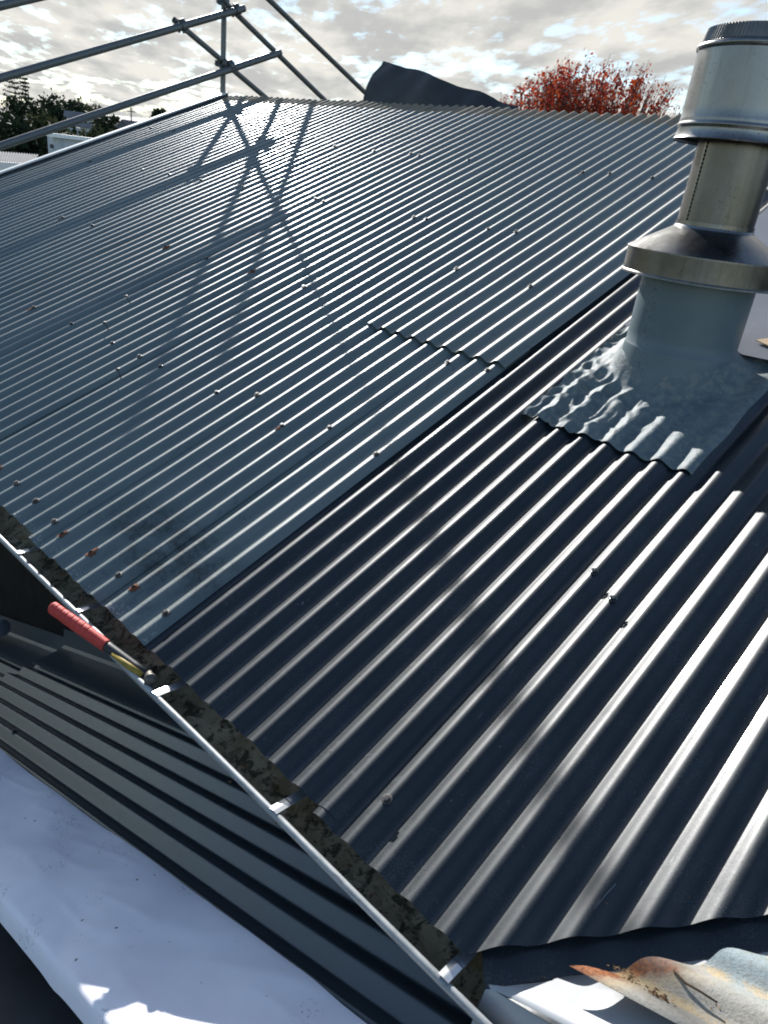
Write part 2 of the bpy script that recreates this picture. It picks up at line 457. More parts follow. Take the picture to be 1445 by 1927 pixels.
M = {}
for nm, fn in {
    'old_paint': m_old, 'new_steel': m_new, 'lean_steel': m_lean, 'flue_flashing': m_flash, 'sleeve_paint': m_sleeve,
    'stainless': m_steel((0.15, 0.146, 0.14), (0.27, 0.266, 0.258), 0.20, 0.36), 'stainless_dull': m_steel((0.11, 0.10, 0.088), (0.21, 0.196, 0.175), 0.26, 0.42),
    'galvanised': m_galv, 'gutter_dirt': m_gutter_in, 'gutter_metal': m_gutter_out,
    'black_inside': m_flat((0.015, 0.015, 0.015), 0.2, 0.9, 0.1), 'strap': m_flat((0.62, 0.63, 0.65), 0.08, 0.28, 0.5, 60, 0, 0.8),
    'white_paint': m_flat((0.70, 0.70, 0.68), 0.06, 0.40, 0.5, 12), 'dark_wall': m_flat((0.014, 0.011, 0.009), 0.5, 0.8, 0.15, 9),
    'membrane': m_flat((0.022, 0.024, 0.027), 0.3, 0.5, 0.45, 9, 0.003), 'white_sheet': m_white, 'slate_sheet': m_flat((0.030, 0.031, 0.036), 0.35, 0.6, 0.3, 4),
    'apron': m_flat((0.33, 0.34, 0.35), 0.06, 0.45, 0.5, 30), 'rust_sheet': m_rust, 'tray': m_tray, 'screw': m_flat((0.085, 0.08, 0.075), 0.5, 0.55, 0.3, 200, 0, 0.4), 'screw_dark': m_flat((0.06, 0.065, 0.07), 0.2, 0.4, 0.5, 200, 0, 0.6),
    'rubber': m_flat((0.03, 0.03, 0.03), 0.2, 0.7, 0.3, 80), 'rust': m_flat((0.15, 0.065, 0.035), 0.6, 0.85, 0.15, 160, 0.001),
    'grip_red': m_flat((0.52, 0.058, 0.045), 0.22, 0.6, 0.3, 70, 0.0005), 'tool_black': m_flat((0.025, 0.026, 0.028), 0.4, 0.5, 0.4, 60), 'tool_yellow': m_flat((0.30, 0.21, 0.035), 0.3, 0.6, 0.3, 90),
    'tool_steel': m_flat((0.13, 0.115, 0.10), 0.4, 0.5, 0.4, 120, 0, 0.8), 'pvc_grey': m_flat((0.20, 0.215, 0.23), 0.12, 0.5, 0.4, 30), 'card': m_flat((0.62, 0.45, 0.29), 0.12, 0.8, 0.2, 60),
    'leaf_red': m_leaf([(0.24, 0.020, 0.018), (0.36, 0.040, 0.020), (0.46, 0.085, 0.022), (0.14, 0.016, 0.016), (0.30, 0.050, 0.020)], 0.42),
    'leaf_dark': m_leaf([(0.012, 0.022, 0.013), (0.020, 0.032, 0.017), (0.030, 0.042, 0.022), (0.016, 0.025, 0.017)], 0.08),
    'leaf_olive': m_leaf([(0.038, 0.046, 0.022), (0.058, 0.062, 0.026), (0.030, 0.038, 0.020)], 0.15),
    'leaf_brown': m_leaf([(0.17, 0.095, 0.05), (0.30, 0.19, 0.10), (0.11, 0.06, 0.035)], 0.1),
    'bark': m_flat((0.085, 0.065, 0.05), 0.4, 0.85, 0.2, 40), 'grass': m_flat((0.045, 0.052, 0.036), 0.4, 0.9, 0.1, 0.5), 'hill': m_flat((0.030, 0.037, 0.030), 0.45, 0.9, 0.1, 0.06),
    'house_white': m_flat((0.46, 0.49, 0.52), 0.05, 0.7, 0.2, 2), 'house_cream': m_flat((0.60, 0.58, 0.53), 0.06, 0.6, 0.3, 2), 'roof_grey': m_flat((0.17, 0.172, 0.18), 0.25, 0.85, 0.1, 0.8), 'roof_dark': m_flat((0.07, 0.075, 0.085), 0.2, 0.6, 0.3, 1),
    'pane': m_flat((0.045, 0.075, 0.060), 0.3, 0.4, 0.2, 1.5), 'glow_white': m_flat((0.80, 0.80, 0.79), 0.03, 0.55, 0.4, 3), 'pole': m_flat((0.10, 0.085, 0.07), 0.2, 0.8, 0.2, 5),
    'twig': m_flat((0.075, 0.05, 0.035), 0.4, 0.85, 0.2, 90),
}.items(): M[nm] = material(nm, fn)

# ================================================================== SETTING
def make_ground():
    n = 60; L = 2500.0
    vs = []; t = np.linspace(-1, 1, n)
    for y in t:
        for x in t: vs.append((math.copysign(abs(x) ** 2.2, x) * L, math.copysign(abs(y) ** 2.2, y) * L, -3.05))
    tag(mesh('ground', vs, grid(n, n), M['grass']), kind='structure')


make_ground()


def make_hill():
    # a long low suburban rise in the direction of the trees on the left
    n, m = 60, 26; vs = []
    for j in range(m):
        for i in range(n):
            a = math.radians(100 + 75 * i / (n - 1)); r = 75 + 420 * (j / (m - 1)) ** 1.2
            h = 9.0 * math.sin(math.pi * min(1, (r - 75) / 330.0) * 0.5) ** 2 * (0.55 + 0.45 * math.sin(3.1 * a + 0.6)) + 0.5 * math.sin(9 * a + r * 0.05)
            vs.append((r * math.cos(a), r * math.sin(a), -3.2 + max(0.0, h)))
    tag(mesh('hill', vs, grid(n, m), M['hill']), kind='structure')


make_hill()


def make_horizon_ring():
    # added unseen ring of ground, blocks the bright horizon in reflections
    n, m = 90, 14; vs = []
    for j in range(m):
        for i in range(n):
            a = math.radians(178 + 270 * i / (n - 1)); r = 55 + 160 * j / (m - 1); e = math.sin(math.pi * i / (n - 1)) ** 0.4
            h = 8.0 * min(1.0, j / 6.0) * e * (0.75 + 0.25 * math.sin(5 * a + 1)) + (1.2 * math.sin(23 * a + j) + 0.9 * math.sin(51 * a - j * 2)) * (1 if 2 < j < 12 else 0)
            vs.append((r * math.cos(a), r * math.sin(a), -3.2 + max(0.0, h)))
    tag(mesh('added_horizon_ring', vs, grid(n, m), M['hill']), kind='structure')


make_horizon_ring()

# ================================================================== HOUSE
house = empty('house', (-2.0, 2.0, -3.05), 'house with half-replaced corrugated iron roof, old slate-blue and new charcoal sheets', 'house')


def walls():
    mb = MB()
    y0, y1 = 0.52, 7.3; x0, x1 = -5.05, 4.6
    mb.box(((x0 + x1) / 2, y0 + 0.05, -1.6), x1 - x0, 0.1, 2.9)
    mb.box((x0 + 0.05, (y0 + y1) / 2 + 0.05, -1.6), 0.1, y1 - y0 - 0.1, 2.9)
    mb.box(((x0 + x1) / 2, y1 + 0.051, -1.6), x1 - x0, 0.1, 2.9)
    o = mb.build('wall', M['dark_wall'], house, False)
    # gable
    yr = VR * CT; zr = VR * ST
    vs = []
    for x in (-5.04, -4.96):
        vs += [(x, 0.4, -0.15), (x, yr, zr - 0.12), (x, 2 * yr - 0.4, -0.15)]
    mesh('gable', vs, [(0, 2, 1), (3, 4, 5), (0, 1, 4, 3), (1, 2, 5, 4), (0, 3, 5, 2)], M['house_white'], house, False)
    mb = MB(); mb.box((-2.5, 0.105, -0.085), 7.0, 0.025, 0.15); mb.build('fascia', M['dark_wall'], house, False)
    mb = MB(); mb.box((-2.5, 0.32, -0.155), 7.0, 0.40, 0.012); mb.build('soffit', M['dark_wall'], house, False)


walls()


def eave_v(k):
    if k > 8.4: return -0.018
    if k > -9.5: return -0.002 + 0.002 * math.sin(k * 1.7)
    return 0.014


def corr_sheet(name, k0, k1, v0, v1, mat, w0=0.0, w1=0.0025, vt=None, seg=16, nv=40, wob=0.0012, parent=None, lift=0.0, cut=None, seed=0, thick=0.0006, vcut=None):
    nk = int(round((k1 - k0) * seg)) + 1
    ks = np.linspace(k0, k1, nk); r = np.random.default_rng(seed)
    ph = r.uniform(0, 6.28, 12); crest = {}
    vs = np.zeros((nv, nk, 3))
    for i, k in enumerate(ks):
        a = v0(k) if callable(v0) else v0
        b_ = v1(k) if callable(v1) else v1
        if cut is not None: a = max(a, cut(k * P))
        a = min(a, b_ - 0.01)
        t = np.linspace(0, 1, nv); v = a + (b_ - a) * t
        kc = int(round(k))
        if kc not in crest: crest[kc] = r.normal(0, 1, 6)
        q = crest[kc]
        w = prof(k) + w0 + (w1 - w0) * (k - k0) / (k1 - k0)
        # gentle dents and waviness, stronger on the old iron
        wv = wob * (np.sin(v * 2.1 + ph[0]) * 0.5 + np.sin(v * 5.3 + ph[1] + k * 0.35) * 0.35 + np.sin(v * 11.7 + q[0] * 2) * 0.22 * (prof(k) / AMP + 1.0) * 1.2)
        wv = wv + wob * 0.5 * q[1] * (prof(k) / AMP + 1.0)
        du = wob * (0.9 * np.sin(v * 1.3 + ph[2]) + 0.5 * np.sin(v * 3.7 + ph[3] + q[2]))
        w = w + wv + lift * np.clip(1 - (v - a) / 0.5, 0, 1)
        vs[:, i, 0] = k * P + du
        vs[:, i, 1] = v * CT - w * ST
        vs[:, i, 2] = v * ST + w * CT
    o = mesh(name, vs.reshape(-1, 3), grid(nk, nv), mat, parent or house)
    solid(o, thick, -1.0)
    return o


RIDGE = lambda k: VR + 0.012 * math.sin(k * 0.37) + 0.006 * math.sin(k * 2.3 + 1)
SHEETS = []                    # (k0, k1, object) old sheets, for the screws
LAPS = [-69.4, -63, -54, -45, -36, -27, -18, -9.0]
for i in range(len(LAPS) - 1):
    k0, k1 = LAPS[i], LAPS[i + 1]
    o = corr_sheet('roof_sheet', k0 - (0.0 if i == 0 else 0.25), k1 + 0.36, eave_v, RIDGE, M['old_paint'], 0.0, 0.003, wob=0.0013, seed=20 + i, nv=44)
    SHEETS.append((k0, k1, 0, 9, o))
# last old bay: two narrow lower sheets and an upper sheet lapped over them
VL = 1.44
oA = corr_sheet('roof_sheet', -9.25, -4 + 0.38, eave_v, VL + 0.15, M['old_paint'], 0.0, 0.0035, wob=0.0016, seed=41, nv=24)
oB = corr_sheet('roof_sheet', -4.25, -0.60, eave_v, VL + 0.15, M['old_paint'], 0.0, 0.004, wob=0.0018, seed=42, nv=24)
oC = corr_sheet('roof_sheet', -9.30, -0.55, VL, RIDGE, M['old_paint'], 0.0065, 0.0095, wob=0.0014, seed=43, nv=36, lift=0.006)
SHEETS += [(-9, -4, 0, VL, oA), (-4, 0, 0, VL, oB), (-9, 0, VL, 9, oC)]

VALLEY = lambda u: 0.020 + 1.085 * (u - 0.985)
nA = corr_sheet('roof_sheet', -1.35, 8.36, lambda k: eave_v(min(k, 8)), RIDGE, M['new_steel'], -0.0035, 0.0005, wob=0.00035, seed=51, nv=14, thick=0.0005)
nB = corr_sheet('roof_sheet', 7.7, 17.36, lambda k: -0.018, RIDGE, M['new_steel'], -0.0022, 0.0012, wob=0.00035, seed=52, nv=14, cut=VALLEY, thick=0.0005)
nC = corr_sheet('roof_sheet', 16.7, 30.0, lambda k: -0.018, RIDGE, M['new_steel'], -0.0015, 0.0, wob=0.00035, seed=53, nv=14, cut=VALLEY, thick=0.0005)
NEW = [(-1, 8.4, nA), (8.4, 17.4, nB)]


def far_slope():
    # the other side of the roof, falling away behind the ridge
    vs = []; nk = 70
    for j in range(6):
        t = j / 5.0
        for i in range(nk):
            x = -5.3 + 9.9 * i / (nk - 1)
            vs.append((x, VR * CT + 0.03 + t * 3.9, VR * ST - 0.05 - t * 3.9 * TT))
    o = mesh('underlay', vs, grid(nk, 6), M['membrane'], house); solid(o, 0.01)


far_slope()


def barge():
    # white barge capping along the far gable edge
    mb = MB()
    prof_ = [(-5.276, -0.004), (-5.279, 0.029), (-5.335, 0.029), (-5.335, -0.16), (-5.315, -0.16), (-5.315, 0.008), (-5.29, -0.004)]
    n = len(prof_); q = []
    for v in (-0.05, VR - 0.02):
        for (u, w) in prof_: q.append(W(u, v, w))
    f = [(i, (i + 1) % n, n + (i + 1) % n, n + i) for i in range(n)] + [tuple(range(n - 1, -1, -1)), tuple(range(n, 2 * n))]
    mb.add(q, f); bevel(mb.build('barge_board', M['white_paint'], house, False), 0.003)
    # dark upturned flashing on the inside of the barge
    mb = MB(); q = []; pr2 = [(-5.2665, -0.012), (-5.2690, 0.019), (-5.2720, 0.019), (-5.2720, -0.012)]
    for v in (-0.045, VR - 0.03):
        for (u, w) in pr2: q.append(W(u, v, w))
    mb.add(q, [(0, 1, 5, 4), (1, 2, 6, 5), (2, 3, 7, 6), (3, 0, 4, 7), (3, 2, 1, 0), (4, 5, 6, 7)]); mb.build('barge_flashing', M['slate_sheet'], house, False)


barge()


def screw_mesh(name, mat, r=0.0068, h=0.0065):
    mb = MB()
    mb.lathe((0, 0, 0), [(r * 1.55, -0.001), (r * 1.5, 0.0016), (r * 1.05, 0.0024)], 16)
    mb.lathe((0, 0, 0), [(r, 0.0024), (r, h), (r * 0.8, h + 0.0012), (0.0004, h + 0.0014)], 6)
    me = bpy.data.meshes.new(name); me.from_pydata(mb.v, [], mb.f); me.materials.append(mat); me.update(); return me


def nail_mesh(name, mat, h=0.030, lean=0.006):
    # lead-head nail that has worked its way out of the iron
    mb = MB()
    mb.tube((0, 0, -0.004), (lean, 0, h), 0.0026, n=8)
    mb.lathe((lean, 0, h), [(0.0085, 0.0), (0.0095, 0.0015), (0.0085, 0.004), (0.004, 0.0062), (0.0003, 0.0066)], 12)
    me = bpy.data.meshes.new(name); me.from_pydata(mb.v, [], mb.f); me.materials.append(mat); me.update(); return me


SCR = screw_mesh('screw', M['screw'], 0.0068, 0.0070); SCR2 = screw_mesh('screw', M['screw_dark'], 0.0070, 0.0065); NAIL = nail_mesh('roofing_nail', M['screw'])
QR = Vector((0, 0, 1)).rotation_difference(UP_R)


def put(me, name, k, v, parent, dw=0.001, yaw=None):
    q = QR @ Quaternion((0, 0, 1), random.uniform(0, 6) if yaw is None else yaw)
    w = float(prof(k)) + dw
    return link(name, me, None, parent, W(k * P, v, w), False, q)


def sheet_at(k, v):
    best = None
    for (a, b, v0, v1, o) in SHEETS:
        if a - 0.01 <= k < b + 0.3 and v0 <= v < v1: best = o
    return best or house


def rust_patch(k, v, rk, rv, parent, hole=True):
    # ragged rust bloom lying on the curve of the crest
    n = 22; vs = []; r = np.random.default_rng(int(abs(k * 17 + v * 100)))
    c_ = 3
    for j in range(c_ + 1):
        for i in range(n):
            a = 2 * math.pi * i / n; f = (0.34 + 0.66 * j / c_) if hole else (0.02 + 0.98 * j / c_)
            rr = f * (1 + (0.35 * r.normal() if j == c_ else 0.05 * r.normal()))
            kk = k + rk * rr * math.cos(a); vv = v + rv * rr * math.sin(a)
            vs.append(W(kk * P, vv, float(prof(kk)) + 0.0046 + (0.0025 if (hole and j == 0) else 0.0)))
    o = mesh('rust_stain', vs, grid(n, c_ + 1, True), M['rust'], parent)
    if hole:
        ring = [W((k + 0.36 * rk * math.cos(2 * math.pi * i / n)) * P, v + 0.36 * rv * math.sin(2 * math.pi * i / n), float(prof(k)) + 0.0049) for i in range(n)]
        mesh('nail_hole', ring, [tuple(range(n))], M['black_inside'], parent, False)


for row, v in enumerate((0.085, 0.80, 1.57, 2.40, 3.20)):
    for k in (-6, -11, -16, -21, -26, -31, -36, -42, -47, -52, -57, -62, -67):
        if row == 0 and k > -9: continue
        if random.random() < 0.28: continue
        o = sheet_at(k, v); dw = 0.002
        for (a, b, v0, v1, ob) in SHEETS:
            if ob is o: dw = 0.003 * (k - a) / max(1, (b - a)) + (0.0075 if ob is oC else 0.0)
        if (k, row) in ((-31, 2), (-11, 2), (-21, 2)): rust_patch(k, v, 0.20, 0.020, o); continue
        put(SCR if random.random() < 0.35 else SCR2, 'screw', k, v + random.uniform(-0.01, 0.01), o, dw)
        if random.random() < 0.30: rust_patch(k, v - 0.018, 0.10, 0.022, o, False)
for (k, v) in ((-9, 3.197), (-9, 2.40), (-9, 1.975), (-9, 0.87), (-27, 3.21), (-27, 2.40), (-17, 2.385), (-18, 0.80), (-36, 3.2), (-13, 0.094), (-11, 0.092), (-9, 0.079), (-4, 0.081), (-1, 0.085), (-4, 0.867), (-1, 0.847), (-3, 1.365), (-1, 1.39), (-4, 1.965)):
    o = sheet_at(k, v); put(SCR, 'screw', k, v, o, 0.0105 if o is oC else 0.0038)
for (k, v, rk, rv) in ((-8, 0.067, 0.14, 0.016), (-6, 0.079, 0.14, 0.016), (-3, 0.082, 0.17, 0.016), (-15, 0.091, 0.2, 0.02)):
    rust_patch(k, v, rk, rv, sheet_at(k, v))
for (k, v) in ((-23, 0.869), (-25, 1.073), (-17, 0.666)):
    put(NAIL, 'roofing_nail', k, v, sheet_at(k, v), 0.002, 0.6 * k)
for (k, v, o) in ((9, 0.798, nB), (10, 0.749, nB), (9, 0.086, nB), (12, 1.57, nB), (4, 2.4, nA), (1, 3.2, nA)):
    put(SCR2 if v > 0.1 else SCR, 'screw', k, v, o, 0.0008)


# ---- gutter
def gutter(name, x0, x1, y, z, mat_in, mat_out, trim=0.0):
    # quad gutter: rolled front bead, curved front, flat sole, back upstand
    mb = MB(); pr_out = []; r = 0.0068
    for i in range(13):
        a = math.radians(-120 + 300 * i / 12); pr_out.append((y + r * math.sin(a) * 1.0, z + r * math.cos(a)))
    front = [(y - 0.001, z - 0.006), (y + 0.008, z - 0.022), (y + 0.020, z - 0.048), (y + 0.034, z - 0.074), (y + 0.048, z - 0.084)]
    sole = [(y + 0.09, z - 0.086), (y + 0.135, z - 0.086), (y + 0.137, z - 0.02)]
    n = 70; rr = np.random.default_rng(3)
    def strip(pts, name_, mat, thick, wob=0.0):
        vs = []
        for i in range(n):
            x = x0 + (x1 - x0) * i / (n - 1)
            for (yy, zz) in pts: vs.append((x, yy + wob * math.sin(x * 5.1), zz + wob * math.sin(x * 3.3 + 1)))
        m_ = len(pts); f = [(i * m_ + j, i * m_ + j + 1, (i + 1) * m_ + j + 1, (i + 1) * m_ + j) for i in range(n - 1) for j in range(m_ - 1)]
        o = mesh(name_, vs, f, mat, par if name_ != name else house); solid(o, thick, 0.0); return o
    par = house
    o = strip(front + sole, name, mat_out, 0.0012, 0.0012)
    par = o
    strip(pr_out, 'gutter_bead', mat_out, 0.001, 0.0012)
    # silt and lichen lining the inside
    n = 120; lin = [(y + 0.014, z - 0.026), (y + 0.022, z - 0.046), (y + 0.032, z - 0.062), (y + 0.044, z - 0.066), (y + 0.060, z - 0.064), (y + 0.080, z - 0.060), (y + 0.100, z - 0.052), (y + 0.120, z - 0.040), (y + 0.131, z - 0.030)]
    vs = []
    for i in range(n):
        x = x0 + (x1 - x0) * i / (n - 1)
        for (yy, zz) in lin: vs.append((x, yy, zz + abs(rr.normal(0, 0.0032))))
    m_ = len(lin); f = [(i * m_ + j, i * m_ + j + 1, (i + 1) * m_ + j + 1, (i + 1) * m_ + j) for i in range(n - 1) for j in range(m_ - 1)]
    tag(mesh('silt', vs, f, mat_in, o), kind='stuff')
    return o


g1 = gutter('gutter', -0.098, 1.12, -0.0545, -0.045, M['gutter_dirt'], M['gutter_metal'])
g2 = gutter('gutter', -5.3, -0.045, -0.0405, -0.046, M['gutter_dirt'], M['gutter_metal'])
for (x, g_) in ((-0.685, g2), (-0.31, g2), (0.098, g1), (0.525, g1), (0.948, g1), (-1.08, g2)):
    # strap folded from the bead up to the fascia, bent in the middle
    y = -0.0545 if g_ is g1 else -0.0405
    pts = [(y - 0.002, -0.0355), (y + 0.012, -0.0362), (y + 0.034, -0.0375), (y + 0.038, -0.0395), (y + 0.132, -0.043)]
    vs = []
    for (yy, zz) in pts:
        for t in (-1, -0.12, 0.12, 1): vs.append((x + t * 0.0105, yy, zz + (0.0012 if abs(t) < 0.5 else 0.0)))
    o = mesh('gutter_strap', vs, grid(4, len(pts)), M['strap'], g_, False); solid(o, 0.0012)


# ---- valley tray between the main slope and the wing
def valley():
    # main-side plane and wing-side plane meet on X - Y = 1.0194
    zm = lambda y: TT * y - 0.0323
    vs = []; n = 14; m_ = 7
    for i in range(n):
        y = -0.018 + (3.6 + 0.018) * (i / (n - 1)) ** 1.6
        xc = y + 1.0194
        for d in (-0.24, -0.10, -0.012, 0.0, 0.012, 0.10, 0.26):
            if d <= 0: x, yy = xc + d * 0.70, y - d * 0.70; z = zm(yy)
            else: x, yy = xc + d * 0.70, max(-0.012, y - d * 0.70); z = TT * (x - 1.1)
            if i == 0: yy = max(-0.018, yy) if d <= 0 else yy
            vs.append((x, yy, z))
    o = mesh('valley_flashing', vs, grid(m_, n), M['new_steel'], house); solid(o, 0.0008)
    # wing-side apron continuing to the eave of the valley, folded down at the end
    vs = []
    xs = np.linspace(1.002, 1.75, 12)
    for (yy, dz) in ((0.30, 0.0), (0.05, 0.0), (0.0, 0.0), (-0.010, -0.001), (-0.016, -0.006), (-0.020, -0.014), (-0.050, -0.13)):
        for x in xs:
            xx = max(x, yy + 1.0194 + 0.004) if yy > -0.01 else x
            vs.append((xx, yy + 0.010 * min(1, (x - 1.0) / 0.12), TT * (xx - 1.1) + 0.003 + dz * (1.0 + 1.5 * min(1, (x - 1.0) / 0.4))))
    o = mesh('valley_apron', vs, grid(12, 7), M['apron'], house); solid(o, 0.0008)


valley()


def wing_roof():
    # the wing roof carrying on towards and behind the photographer
    for i in range(4):
        y1 = -0.30 - i * 0.70; n = 9 * 10 + 1; vs = []
        for j in range(n):
            kk = 9.2 * j / (n - 1); y = y1 - kk * P; w = AMP * 0.5 * (math.cos(2 * math.pi * kk) - 1.0) + 0.001 * i
            for x in (1.02, 1.6, 2.4, 3.4): vs.append((x - w * ST, y, TT * (x - 1.1) + 0.030 - 0.10 + w * CT))
        o = mesh('roof_sheet', vs, grid(4, n), M['old_paint'], house); solid(o, 0.0006, 1.0)


wing_roof()


# back tray above the flue
def back_tray():
    vs = []
    for v in np.linspace(1.815, 4.1, 12):
        for u in np.linspace(0.175, 0.80, 10):
            vs.append(W(u + 0.0, v, 0.020 + 0.003 * math.sin(u * 11 + v * 3) + (0.008 if v < 1.83 else 0)))
    o = mesh('back_flashing', vs, grid(10, 12), M['tray'], house); solid(o, 0.0012)


back_tray()

# ================================================================== FLUE
FB = W(0.420, 1.700, 0.0)
flue = empty('flue', FB, 'stainless steel flue with conical storm collar and ribbed cowl on blue-grey sleeve', 'flue')


def flue_parts():
    # draped flashing
    nu, nv_ = 110, 96; vs = []; r = np.random.default_rng(9)
    ax, av = 0.420, 1.700
    for j in range(nv_):
        v = 1.243 + (1.955 - 1.243) * j / (nv_ - 1)
        for i in range(nu):
            u = 0.168 + (0.706 - 0.168) * i / (nu - 1)
            # ragged outline
            uu = u + 0.0025 * math.sin(v * 23) * (1 if i in (0, nu - 1) else 0.3); vv = v + 0.004 * math.sin(u * 31 + 1) * (1 if j in (0,) else 0.2)
            k = uu / P
            d = math.hypot(uu - ax, vv - av)
            near = max(0.0, min(1.0, 1 - (d - 0.165) / 0.19)); near = near * near * (3 - 2 * near)
            lump = 0.0022 * math.sin(uu * 37 + vv * 21) * math.sin(vv * 33 - uu * 15 + 1.2) + 0.0022 * math.sin(uu * 83 + 2 * math.sin(vv * 40))
            left = max(0.0, min(1.0, (0.60 - uu) / 0.25))
            flat_right = max(0.0, min(1.0, (uu - 0.50) / 0.16)) * max(0.0, min(1.0, (vv - 1.29) / 0.10))
            pk = float(prof(k)) * (1 - 0.55 * flat_right) * (1 - 0.25 * left)
            w = (pk + 0.0065) * (1 - 0.75 * near) + near * (0.006) + lump * (0.25 + 0.9 * left) * (0.4 + 0.6 * math.sin(math.pi * min(1, max(0, (d - 0.15) / 0.3))))
            w += 0.060 * min(1.0, max(0.0, 1 - (d - 0.155) / 0.075)) ** 2
            cr = noise.noise(Vector((uu * 22, vv * 14, 3.1))); cr2 = noise.noise(Vector((uu * 48, vv * 34, 7.7)))
            w += (0.0080 * max(-0.2, 1 - abs(cr) * 4.2) * left + 0.0028 * cr2) * min(1.0, max(0.0, (d - 0.17) / 0.05)) * (0.35 + 0.65 * left)
            if j == 0: w -= 0.002
            vs.append(W(uu, vv, w + 0.003))
    o = mesh('flashing', vs, grid(nu, nv_), M['flue_flashing'], flue); solid(o, 0.0016)
    # painted sleeve with a flared foot
    mb = MB()
    mb.lathe(FB, [(0.190, -0.07), (0.180, -0.035), (0.1725, -0.005), (0.1680, 0.030), (0.1655, 0.055), (0.1645, 0.060), (0.163, 0.062), (0.163, 0.10), (0.163, 0.20), (0.163, 0.300)], 96)
    sharp(mb.build('sleeve', M['sleeve_paint'], flue), 50)
    # storm collar: cone, band and lip
    mb = MB()
    mb.lathe(FB, [(0.1085, 0.420), (0.1085, 0.409), (0.112, 0.402), (0.224, 0.337), (0.2265, 0.335), (0.2265, 0.331)], 96)
    col = sharp(mb.build('storm_collar', M['stainless'], flue), 25)
    mb = MB(); mb.lathe(FB, [(0.2245, 0.331), (0.2240, 0.300), (0.2245, 0.272), (0.228, 0.268), (0.2285, 0.264), (0.222, 0.2635), (0.219, 0.330)], 96)
    sharp(mb.build('collar_band', M['stainless_dull'], col), 40)
    # upper pipe with a folded seam
    mb = MB(); mb.lathe(FB, [(0.1055, 0.395), (0.1055, 0.50), (0.105, 0.60), (0.105, 0.78)], 96)
    pipe = mb.build('pipe', M['stainless_dull'], flue)
    mb = MB()
    a0 = math.atan2(CAM.y - FB.y, CAM.x - FB.x) - math.radians(48)
    for i in range(26):
        h = 0.412 + 0.215 * i / 25.0
        for da in (-0.028, 0.028):
            pass
    vs = []; nn = 60
    for i in range(nn):
        h = 0.411 + 0.22 * i / (nn - 1)
        for da, dr in ((-0.045, 0.0003), (-0.04, 0.0022), (0.012, 0.0024), (0.020 + 0.006 * (i % 3), 0.0004)):
            a = a0 + da; rr = 0.1055 + dr
            vs.append((FB.x + rr * math.cos(a), FB.y + rr * math.sin(a), FB.z + h))
    mesh('seam', vs, grid(4, nn), M['stainless'], pipe, False)
    mb = MB()
    for i in range(22):
        h = 0.414 + 0.215 * i / 21.0; a = a0 + 0.026; c_ = Vector((FB.x + 0.1062 * math.cos(a), FB.y + 0.1062 * math.sin(a), FB.z + h))
        mb.box(c_, 0.0030, 0.0030, 0.0062)
    tag(mb.build('seam_crimps', M['black_inside'], pipe, False), kind='stuff')
    # cowl
    mb = MB()
    mb.lathe(FB, [(0.1735, 0.6225), (0.1745, 0.625), (0.1705, 0.632), (0.1685, 0.650), (0.1690, 0.6535), (0.1715, 0.657), (0.1715, 0.661), (0.1690, 0.6645), (0.1685, 0.669), (0.1690, 0.6725), (0.1680, 0.676), (0.1675, 0.70), (0.1675, 0.835)], 96)
    cw = sharp(mb.build('cowl', M['stainless'], flue), 40)
    mb = MB(); mb.lathe(FB, [(0.1670, 0.832), (0.1705, 0.836), (0.1725, 0.841), (0.1715, 0.846), (0.168, 0.849), (0.1650, 0.850)], 96)
    mb.build('cowl_bead', M['stainless'], cw)
    mb = MB(); mb.lathe(FB, [(0.1650, 0.850), (0.1635, 0.853), (0.1560, 0.886)], 220, flute=0.0011, teeth=1)
    mb.build('ribbed_rim', M['stainless_dull'], cw, False)
    mb = MB(); mb.lathe(FB, [(0.1545, 0.884), (0.150, 0.870), (0.150, 0.640)], 72)
    mb.build('cowl_lining', M['black_inside'], cw)
    mb = MB(); mb.lathe(FB, [(0.171, 0.630), (0.160, 0.640), (0.100, 0.642)], 72)
    mb.build('cowl_floor', M['black_inside'], cw)


flue_parts()

# ================================================================== LEAN-TO BELOW THE GUTTER
LZ = -0.560
lean = empty('lean_to', (-0.5, 0.2, -3.05), 'shaded lower lean-to roof of charcoal ribbed sheets below the gutter', 'roof')


def rib(y):                      # corrugation with straight flanks, crest at whole pitches from y = 0.285
    t = ((y - 0.285) / P) % 1.0; t = min(t, 1 - t) * 2            # 0 at crest, 1 in the trough
    e = 0.13
    if t < e: f = t * t / (2 * e)
    elif t > 1 - e: q = 1 - t; f = (1 - e) - q * q / (2 * e)
    else: f = t - e / 2
    return -0.0235 * f / (1 - e)


def lean_sheet(name, x0, x1, y0, y1, z0):
    n = int((y1 - y0) / P * 22); vs = []; m_ = 10
    for j in range(m_):
        x = x0 + (x1 - x0) * j / (m_ - 1)
        for i in range(n):
            y = y0 + (y1 - y0) * i / (n - 1); w = rib(y)
            vs.append((x - w * ST, y, TT * x + z0 + w * CT))
    o = mesh(name, vs, grid(n, m_), M['lean_steel'], lean); solid(o, 0.0006)
    return o


lean_sheet('roof_sheet', -1.735, 1.9, -0.335, 0.405, LZ)
lean_sheet('roof_sheet', -4.5, -1.60, -0.335, 0.405, LZ - 0.045)


